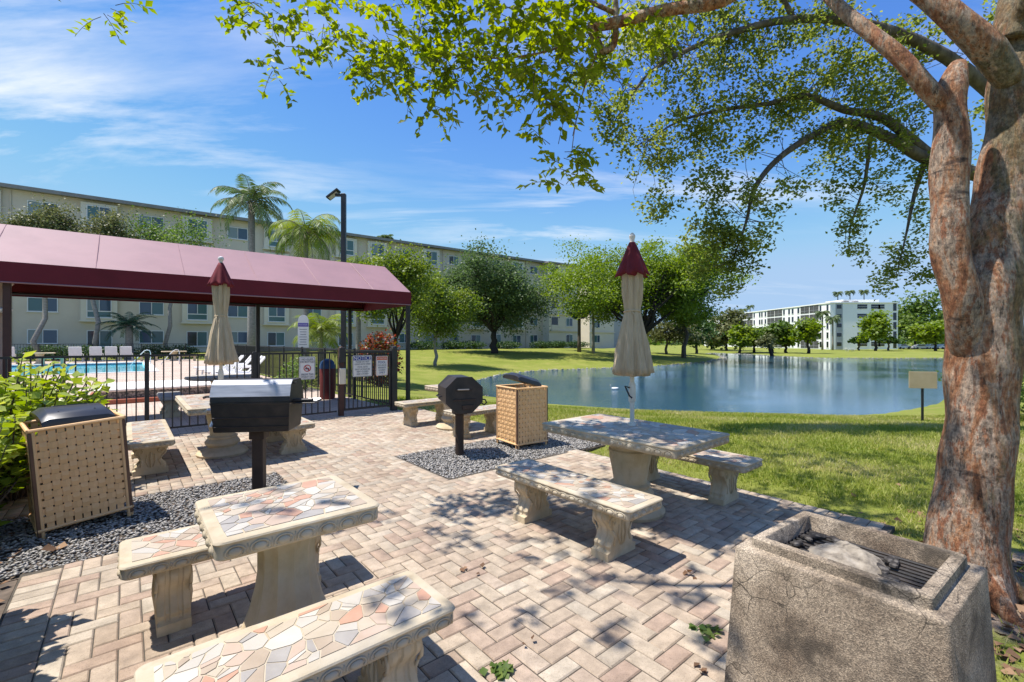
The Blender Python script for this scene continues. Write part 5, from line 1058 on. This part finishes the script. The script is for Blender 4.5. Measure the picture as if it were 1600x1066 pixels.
# leaf sprays: a twig with paired leaflets
TW = MB(); SP = []; SD = []; SR = []
rg = random.Random(21)
def spray(p, d, L, nl, tone):
    d = d.normalized(); pts = [p.copy()]
    for k in range(4): d = (d + Vector((0, 0, -.22))).normalized(); pts.append(pts[-1] + d * L / 4)
    TW.tube(pts, [.0035, .003, .0025, .002, .001], 3, False); side = d.cross(Vector((rg.gauss(0, .3), rg.gauss(0, .3), 1))).normalized()
    for k in range(nl):
        q = .25 + .75 * k / (nl - 1); x = q * 4; i = min(int(x), 3); b_ = pts[i].lerp(pts[i + 1], x - i); s = 1 if k % 2 else -1
        SP.append(tuple(b_)); SD.append(tuple(side * s * .8 + (pts[i + 1] - pts[i]).normalized() * .7 + Vector((0, 0, -.45)))); SR.append(tone)
def blob(px, py, d, rpx, n, tone=.55, L=.26, nl=9):
    r_ = rpx / FPX * d; c_ = A(px, py, d)
    for _ in range(int(n * 1.35)):
        w = Vector((rg.gauss(0, 1), rg.gauss(0, 1), rg.gauss(0, 1))); w = w.normalized() * (rg.random() ** .45) * r_
        spray(c_ + w, w * .6 + Vector((rg.gauss(0, .2), rg.gauss(0, .2), .1)) * r_, L * rg.uniform(.7, 1.2), nl, min(1, max(0, tone + rg.gauss(0, .14))))
for a in ((140, 2, 4.2, 38, 7), (405, 0, 4.2, 36, 7), (425, 18, 4.2, 40, 8), (440, 82, 4.2, 36, 9), (428, 108, 4.2, 18, 4), (500, 18, 4.2, 52, 14), (520, 70, 4.15, 30, 7), (565, 40, 4.1, 52, 15), (590, 92, 4.1, 36, 10), (600, 118, 4.1, 18, 4), (640, 60, 4.0, 52, 16), (655, 20, 4.0, 50, 14), (640, 112, 4.05, 34, 8), (690, 120, 4.0, 40, 12), (672, 162, 4.0, 22, 5), (720, 50, 3.95, 60, 22), (735, 110, 3.95, 40, 12), (760, 20, 3.9, 55, 20), (790, 75, 3.9, 55, 22), (775, 140, 3.95, 30, 7), (840, 40, 3.85, 62, 28), (850, 100, 3.85, 52, 22), (880, 145, 3.9, 34, 9), (835, 160, 4.0, 26, 6), (900, 20, 3.85, 60, 24), (905, 80, 3.9, 38, 12), (960, 10, 3.9, 46, 12), (1010, 30, 3.9, 36, 7), (1060, 10, 3.8, 40, 7), (1000, 90, 4.2, 22, 3), (895, 225, 3.95, 16, 3), (872, 240, 3.95, 24, 6), (885, 268, 3.95, 20, 5), (880, 292, 3.95, 12, 3)): blob(*a, tone=.62 if 780 < a[0] < 1000 else .45)
# the crown overhead, above the frame, that dapples the paving
for k in range(125):
    f = rg.random(); gx_ = -.8 + 4.4 * rg.random(); gy_ = 1.9 + 3.6 * rg.random()
    if gx_ < .1 + (gy_ - 2.6) * .2 and rg.random() < .85: continue
    z = rg.uniform(4.7, 6.6); x = gx_ - SHX * z; y = gy_ - SHY * z
    if 533 - FPX * (z - CAM_H) / max(y, .3) > -25: continue
    c_ = Vector((x, y, z)) - Vector((TREE.x, TREE.y, -.04))
    for _ in range(3):
        w = Vector((rg.gauss(0, .2), rg.gauss(0, .2), rg.gauss(0, .15))); spray(c_ + w, w + Vector((0, 0, .1)), rg.uniform(.2, .32), 9, .5)
for k in range(60):
    gx_ = 2.6 + 3.0 * rg.random(); gy_ = 3.9 + 2.6 * rg.random(); z = rg.uniform(6.2, 7.6); x = gx_ - SHX * z; y = gy_ - SHY * z
    if 533 - FPX * (z - CAM_H) / max(y, .3) > -25: continue
    c_ = Vector((x, y, z)) - Vector((TREE.x, TREE.y, -.04))
    for _ in range(4):
        w = Vector((rg.gauss(0, .25), rg.gauss(0, .25), rg.gauss(0, .15))); spray(c_ + w, w + Vector((0, 0, .1)), rg.uniform(.2, .32), 9, .5)
for k in range(6):
    a_ = k * 1.05 + .4; mb = MB(); dr = Vector((math.cos(a_), math.sin(a_), 0)); mb.tube([dr * .10 + Vector((0, 0, .26)), dr * .20 + Vector((0, 0, .10)), dr * .32 + Vector((0, 0, .01)), dr * .52 + Vector((.05 * math.sin(5 * k), .05 * math.cos(3 * k), -.04))], [.085, .07, .04, .015], 9); wobble(mb, .006, k); mb.build('root', GB, big, smooth='all')
struct(TW.build('twigs', BARK, big), 'stuff'); leaves('crown', np.array(SP), .08, LM['gumbo'], big, up=.7, seed=8, D=np.array(SD), wide=.30, rnd=np.array(SR))
# live oak whose boughs reach in from the right
ob = Vector((13.5, 9.2, gz(13.5, 9.2))); oak = thing('live_oak', 'live oak with small dark leaves reaching in from the right above the lake', 'tree', ob)
def O(px, py, d): return at(px, py, d) - ob
OL = []
def bough(pts, rad, n=7):
    mb = MB(); q, rd = smooth_path([O(*p) for p in pts], rad, 5); mb.tube(q, rd, n); OL.append(q); mb.build('bough', BARK, oak, smooth='all')
mb = MB(); mb.tube([(0, 0, -.3), (-.1, 0, 1.5), (-.3, 0, 3.2), (-.5, 0, 4.6)], [.42, .34, .3, .24], 14); mb.build('trunk', BARK, oak, smooth='all')
top = ob + Vector((-.5, 0, 4.6)); tpx = 800 + FPX * top.x / top.y; tpy = 533 - FPX * (top.z - CAM_H) / top.y; td = top.y
bough([(tpx, tpy, td), (1600, 290, 9.2), (1450, 248, 9.2), (1400, 220, 9.1), (1324, 192, 9), (1270, 212, 8.9), (1216, 248, 8.8), (1180, 293, 8.7), (1165, 350, 8.6), (1140, 420, 8.6)], [.22, .15, .12, .10, .085, .07, .058, .045, .025, .01])
bough([(1450, 240, 9.2), (1380, 185, 9.0), (1320, 172, 9.0), (1260, 150, 8.9), (1203, 162, 8.8), (1135, 171, 8.6), (1060, 190, 8.4), (1000, 230, 8.2)], [.10, .085, .07, .06, .05, .035, .02, .008])
bough([(tpx, tpy, td), (1620, 200, 8.8), (1480, 90, 8.6), (1360, 40, 8.4), (1240, 30, 8.2), (1120, 60, 8.0), (1020, 110, 7.8), (960, 190, 7.8)], [.2, .14, .11, .09, .07, .05, .03, .01])
bough([(1450, 240, 9.2), (1430, 300, 9.3), (1415, 370, 9.4), (1400, 430, 9.5)], [.06, .04, .02, .006], 5)
bough([(1360, 215, 9.1), (1350, 290, 9.2), (1330, 350, 9.2), (1325, 400, 9.2)], [.04, .03, .015, .005], 5)
bough([(1240, 30, 8.2), (1180, -60, 8), (1080, -80, 8), (960, -40, 7.8)], [.05, .04, .03, .01], 5)
g = np.random.default_rng(31); OP = []; OT = []
for (px, py, d, r_, n) in ((930, 120, 7.8, 45, 260), (960, 170, 7.8, 40, 220), (985, 60, 7.9, 50, 330), (1000, 220, 8.0, 42, 260), (950, 210, 7.8, 34, 130), (1040, 40, 8, 60, 500), (1050, 110, 8.1, 60, 520), (1070, 190, 8.3, 52, 430), (1030, 260, 8.2, 42, 250), (1050, 310, 8.3, 36, 200), (1020, 330, 8.3, 24, 90), (1110, 60, 8.2, 62, 560), (1130, 140, 8.4, 55, 480), (1120, 220, 8.5, 48, 330), (1100, 290, 8.5, 42, 300), (1180, 60, 8.4, 62, 520), (1200, 130, 8.6, 55, 440), (1180, 210, 8.7, 45, 280), (1150, 330, 8.6, 46, 420), (1120, 380, 8.6, 44, 420), (1150, 400, 8.6, 40, 330), (1090, 370, 8.5, 34, 220), (1085, 425, 8.6, 28, 160), (1130, 440, 8.6, 28, 170), (1190, 370, 8.7, 32, 170), (1200, 310, 8.7, 36, 200), (1240, 60, 8.5, 60, 450), (1260, 130, 8.8, 56, 450), (1240, 190, 8.9, 40, 220), (1240, 300, 8.9, 26, 110), (1300, 50, 8.6, 55, 400), (1310, 120, 8.9, 58, 520), (1300, 190, 9, 50, 420), (1290, 240, 9.1, 44, 320), (1350, 90, 8.8, 50, 380), (1360, 160, 9, 58, 560), (1350, 230, 9.1, 52, 460), (1330, 290, 9.2, 40, 250), (1310, 330, 9.2, 28, 120), (1335, 345, 9.2, 30, 170), (1328, 390, 9.2, 24, 130), (1400, 70, 8.8, 50, 350), (1410, 150, 9.1, 50, 430), (1400, 220, 9.2, 44, 330), (1400, 290, 9.3, 34, 180), (1430, 330, 9.3, 26, 130), (1440, 260, 9.3, 26, 140), (1425, 390, 9.5, 32, 240), (1400, 430, 9.5, 28, 200), (1440, 430, 9.5, 22, 130), (1380, 445, 9.5, 18, 60), (1460, 60, 8.8, 40, 220), (1520, 250, 9.2, 30, 120), (1080, -30, 8, 70, 400), (1200, -40, 8, 80, 500), (1330, -30, 8.4, 80, 400), (1520, 60, 8.8, 60, 300), (1600, 150, 9, 70, 400), (1640, 300, 9.2, 70, 500)):
    n = int(n * 1.8); k = max(3, n // 42); c0 = np.array(O(px, py, d)); w = g.normal(size=(k, 3)); w /= np.linalg.norm(w, axis=1)[:, None]; w *= (g.random(k) ** .4)[:, None] * r_ / FPX * d; i = g.integers(k, size=n); OP.append(c0 + w[i] + g.normal(size=(n, 3)) * np.array([.095, .095, .08])); OT.append(np.full(n, g.normal(.5, .12)) + g.normal(0, .15, k)[i])
OP = np.concatenate(OP); OT = np.concatenate(OT)
mb = MB()
for i in range(420):
    p = Vector(OP[int(g.integers(len(OP)))]); bl = OL[int(g.integers(len(OL)))]; e = min((q for l in OL for q in l), key=lambda s: (s - p).length)
    if (e - p).length < 1.1: mb.tube([e + Vector((random.gauss(0, .12), random.gauss(0, .06), .0)), e.lerp(p, .45) + Vector((random.gauss(0, .1), random.gauss(0, .1), .10)), e.lerp(p, .8) + Vector((random.gauss(0, .06), random.gauss(0, .06), .04)), p], [.008, .006, .004, .002], 3, False)
struct(mb.build('twigs', BARK, oak), 'stuff'); leaves('crown', OP, .078, LM['liveoak'], oak, up=.5, seed=9, rnd=OT, wide=.34)
mb = MB(); g2 = np.random.default_rng(77)
# shade crown of the same oak beyond the frame, over the right of the lawn
Q = g2.normal(size=(90, 3)); Q /= np.linalg.norm(Q, axis=1)[:, None]; Q *= (g2.random(90) ** .4)[:, None] * np.array([4.0, 3.6, 2.2]); Q += np.array([1.5, .5, 7.4]); i = np.repeat(np.arange(90), 70); leaves('outer_crown', Q[i] + g2.normal(size=(len(i), 3)) * .42, .10, LM['liveoak'], oak, seed=10)
# ------------------------------------------------------------------ grass, litter, small things
g = np.random.default_rng(41); n = 190000
d = 1.6 + 12.5 * g.random(n) ** 1.25; px = g.uniform(620, 1640, n); x = (px - 800) / FPX * d; y = d; u, v = .7627 * x + .6468 * y, -.6468 * x + .7627 * y
ok = (np.where(v > 5.78, u > 5.24, u > 4.97) | ((u > 2.82) & (v < .82))) & (lake_dist(x, y) > .25) & ~((u < 5.62) & (v > 4.36) & (v < 5.8)); tx, ty = TREE.x + .75, TREE.y - .55
w = np.hypot(x - tx, y - ty) + g.normal(0, .25, n); ok &= (w > 1.5) | (g.random(n) < .10); ok &= np.hypot(x - TREE.x, y - TREE.y) > .36; x, y = x[ok], y[ok]; n = len(x); z = ground_z(x, y) - .004
h = g.uniform(.022, .055, n) * (1 + .03 * y); a = g.uniform(0, 6.28, n); wd = (.0028 + .0007 * y); ln = g.normal(0, .45, (n, 2)) * h[:, None]
pat = .5 + .35 * np.sin(x * 1.9 + 2 * np.sin(y * 1.1)) * np.sin(y * 1.4 + 1.5 * np.sin(x * .8)) + g.normal(0, .2, n)
vs = np.stack([np.stack([x - wd * np.cos(a), y - wd * np.sin(a), z], -1), np.stack([x + wd * np.cos(a), y + wd * np.sin(a), z], -1), np.stack([x + ln[:, 0], y + ln[:, 1], z + h], -1)], 1).reshape(-1, 3)
GR = leaf_mat('grass_blade', [(.16, .21, .025), (.24, .275, .045), (.33, .325, .09), (.46, .40, .20)], .3, .6)
struct(np_mesh('grass', vs, np.arange(n * 3).reshape(-1, 3), GR, None, np.repeat(np.clip(pat, 0, 1), 3)), 'stuff')
# leaf litter under the tree and on the bed
n = 1500; rr_ = np.abs(g.normal(0, 1.0, n)); an = g.uniform(0, 6.28, n); P = np.stack([TREE.x + .5 + rr_ * np.cos(an), TREE.y - .3 + rr_ * np.sin(an), np.zeros(n)], -1); pu, pv = .7627 * P[:, 0] + .6468 * P[:, 1], -.6468 * P[:, 0] + .7627 * P[:, 1]; k = (pu > 5.0) | ((pu > 2.85) & (pv < .8)); P = P[k]; P[:, 2] = ground_z(P[:, 0], P[:, 1]) + .012
BROWNL = leaf_mat('dry_leaf', [(.10, .055, .03), (.20, .11, .06), (.30, .19, .11)], .1, .8); struct(leaves('leaf_litter', P, .06, BROWNL, None, up=3, seed=4), 'stuff')
n = 900; P = np.array([tuple(V(g.uniform(-2.4, -.62), g.uniform(1.5, 5.9), -.012)) for _ in range(n)]); struct(leaves('bed_litter', P, .06, BROWNL, None, up=3, seed=6), 'stuff')
FRESH = LM['mid']
def sprig(label, px, py, n, seed, mat=None, s=.05, fresh=True):
    dd = CAM_H * FPX / (py - 533); p = at(px, py, dd); gg = np.random.default_rng(seed); r = thing('fallen_sprig' if fresh else 'dead_leaf', label, 'fallen leaves', (p.x, p.y, .004)); Q = gg.normal(size=(n, 3)) * np.array([.028, .028, .006]); Q[:, 2] = np.abs(Q[:, 2]) + .004; leaves('leaf', Q, s, mat or FRESH, r, up=1.6, seed=seed)
sprig('fresh green sprig lying on the pavers at the bottom centre', 783, 1047, 22, 1); sprig('fresh green sprig on the pavers beside the concrete grill', 1110, 990, 18, 2)
sprig('dead leaf on pavers left of the dappled shade', 732, 890, 4, 3, BROWNL, .04, False); sprig('dead leaf on the pavers beside the bench foot', 1079, 898, 4, 4, BROWNL, .04, False); sprig('orange dead leaf on the gravel under the leaning bin', 97, 857, 3, 5, BROWNL, .10, False); sprig('dark scrap on shaded pavers at bottom centre', 823, 1017, 2, 6, BROWNL, .03, False); sprig('pale scrap on the pavers by the grill base', 1098, 1048, 3, 7, BROWNL, .035, False)
# white duck on the lake
p = at(960, 609, 25.8); dk = thing('white_duck', 'white duck floating on the lake left of the umbrella pole', 'duck', (p.x, p.y, WATER_Z - .03), R(190)); DW = M('white_feather', [(.75, .74, .72)], 5, .8)
mb = MB(); rings = []
for xx, r_, z in ((-.24, .015, .14), (-.18, .06, .11), (-.08, .10, .085), (.04, .11, .08), (.13, .085, .09), (.18, .05, .12), (.195, .035, .18), (.20, .03, .23), (.205, .04, .27), (.225, .038, .285), (.25, .018, .28)): rings.append([Vector((xx + .02 * math.cos(a_) * (z > .15), r_ * math.sin(a_), z + r_ * .85 * math.cos(a_))) for a_ in [k * .785 for k in range(8)]])
mb.rings(rings); bd = mb.build('body', DW, dk, smooth='all'); mb = MB(); mb.cbox((.275, 0, .275), (.05, .022, .012), .004); mb.build('bill', M('orange_bill', [(.6, .25, .03)], 3, .5), dk)
# board on a post by the water, seen from behind
d_ = 11.6; x_ = (1442 - 800) / FPX * d_; zg = gz(x_, d_); sg = thing('lake_sign', 'blank tan back of a sign board on a thin post by the water', 'sign', (x_, d_, zg), R(-12)); zt = CAM_H + (533 - 581) / FPX * d_ - zg; hb = 26 / FPX * d_; wb = 38 / FPX * d_
mb = MB(); mb.cbox((0, .02, (zt - .02) / 2), (.05, .03, zt - .02), .004); mb.build('post', BLACK, sg); mb = MB(); mb.cbox((0, 0, zt - hb / 2), (wb, .014, hb), .004); mb.build('board', M('tan_board', [(.45, .34, .20), (.55, .43, .27)], 3, .6), sg)
# parked cars, picnic table, bicycle far away
def car(label, px, d, rz, body):
    x_ = (px - 800) / FPX * d; r = thing('parked_car', label, 'car', (x_, d, gz(x_, d)), rz, 'cars parked beyond the lake'); mb = MB(); prof = [(-2.2, .35), (-2.2, .85), (-1.9, 1.0), (-1.5, 1.02), (-.9, 1.5), (.7, 1.5), (1.3, 1.02), (2.1, .9), (2.25, .7), (2.25, .35)]
    mb.rings([[Vector((x, y * (.86 if z > 1.1 else 1), z)) for x, z in prof] for y in (-.9, .9)]); mb.build('body', body, r); mb = MB(); mb.rings([[Vector((x, y, z)) for x, z in ((-1.25, 1.05), (-.82, 1.42), (.62, 1.42), (1.1, 1.05))] for y in (-.91, .91)]); mb.build('window', PANES[0], r)
    for sx in (-1.35, 1.4):
        for sy in (-1, 1): mb = MB(); mb.lathe([(.2, -.1), (.33, -.1), (.33, .1), (.2, .1)], 14); w_ = mb.build('wheel', DARK, r); w_.location = (sx, sy * .85, .33); w_.rotation_euler = (R(90), 0, 0)
WC = M('white_paint', [(.7, .7, .7)], 3, .3); SC = M('silver_paint', [(.4, .41, .43)], 3, .3)
car('white car just right of the white building', 1409, 138, R(5), WC); car('silver car between the topiary and yellow-green tree', 1437, 136, R(-4), SC); car('white car behind the yellow-green tree', 1455, 140, R(3), WC); car('white car partly behind the trunk', 1474, 139, R(8), WC)
x_ = (1328 - 800) / FPX * 108; r = thing('picnic_table', 'small white picnic table on the far bank', 'table', (x_, 108, gz(x_, 108)), 0); mb = MB(); mb.box((0, 0, .75), (2.0, .9, .08)); mb.build('top', TRIM, r)
for s in (-1, 1): mb = MB(); mb.box((0, s * .75, .45), (2.0, .3, .06)); mb.build('seat', TRIM, r); mb = MB(); mb.box((s * .7, 0, .37), (.08, 1.5, .08)); mb.box((s * .7, .3, .2), (.08, .08, .75)); mb.box((s * .7, -.3, .2), (.08, .08, .75)); mb.build('leg', TRIM, r)
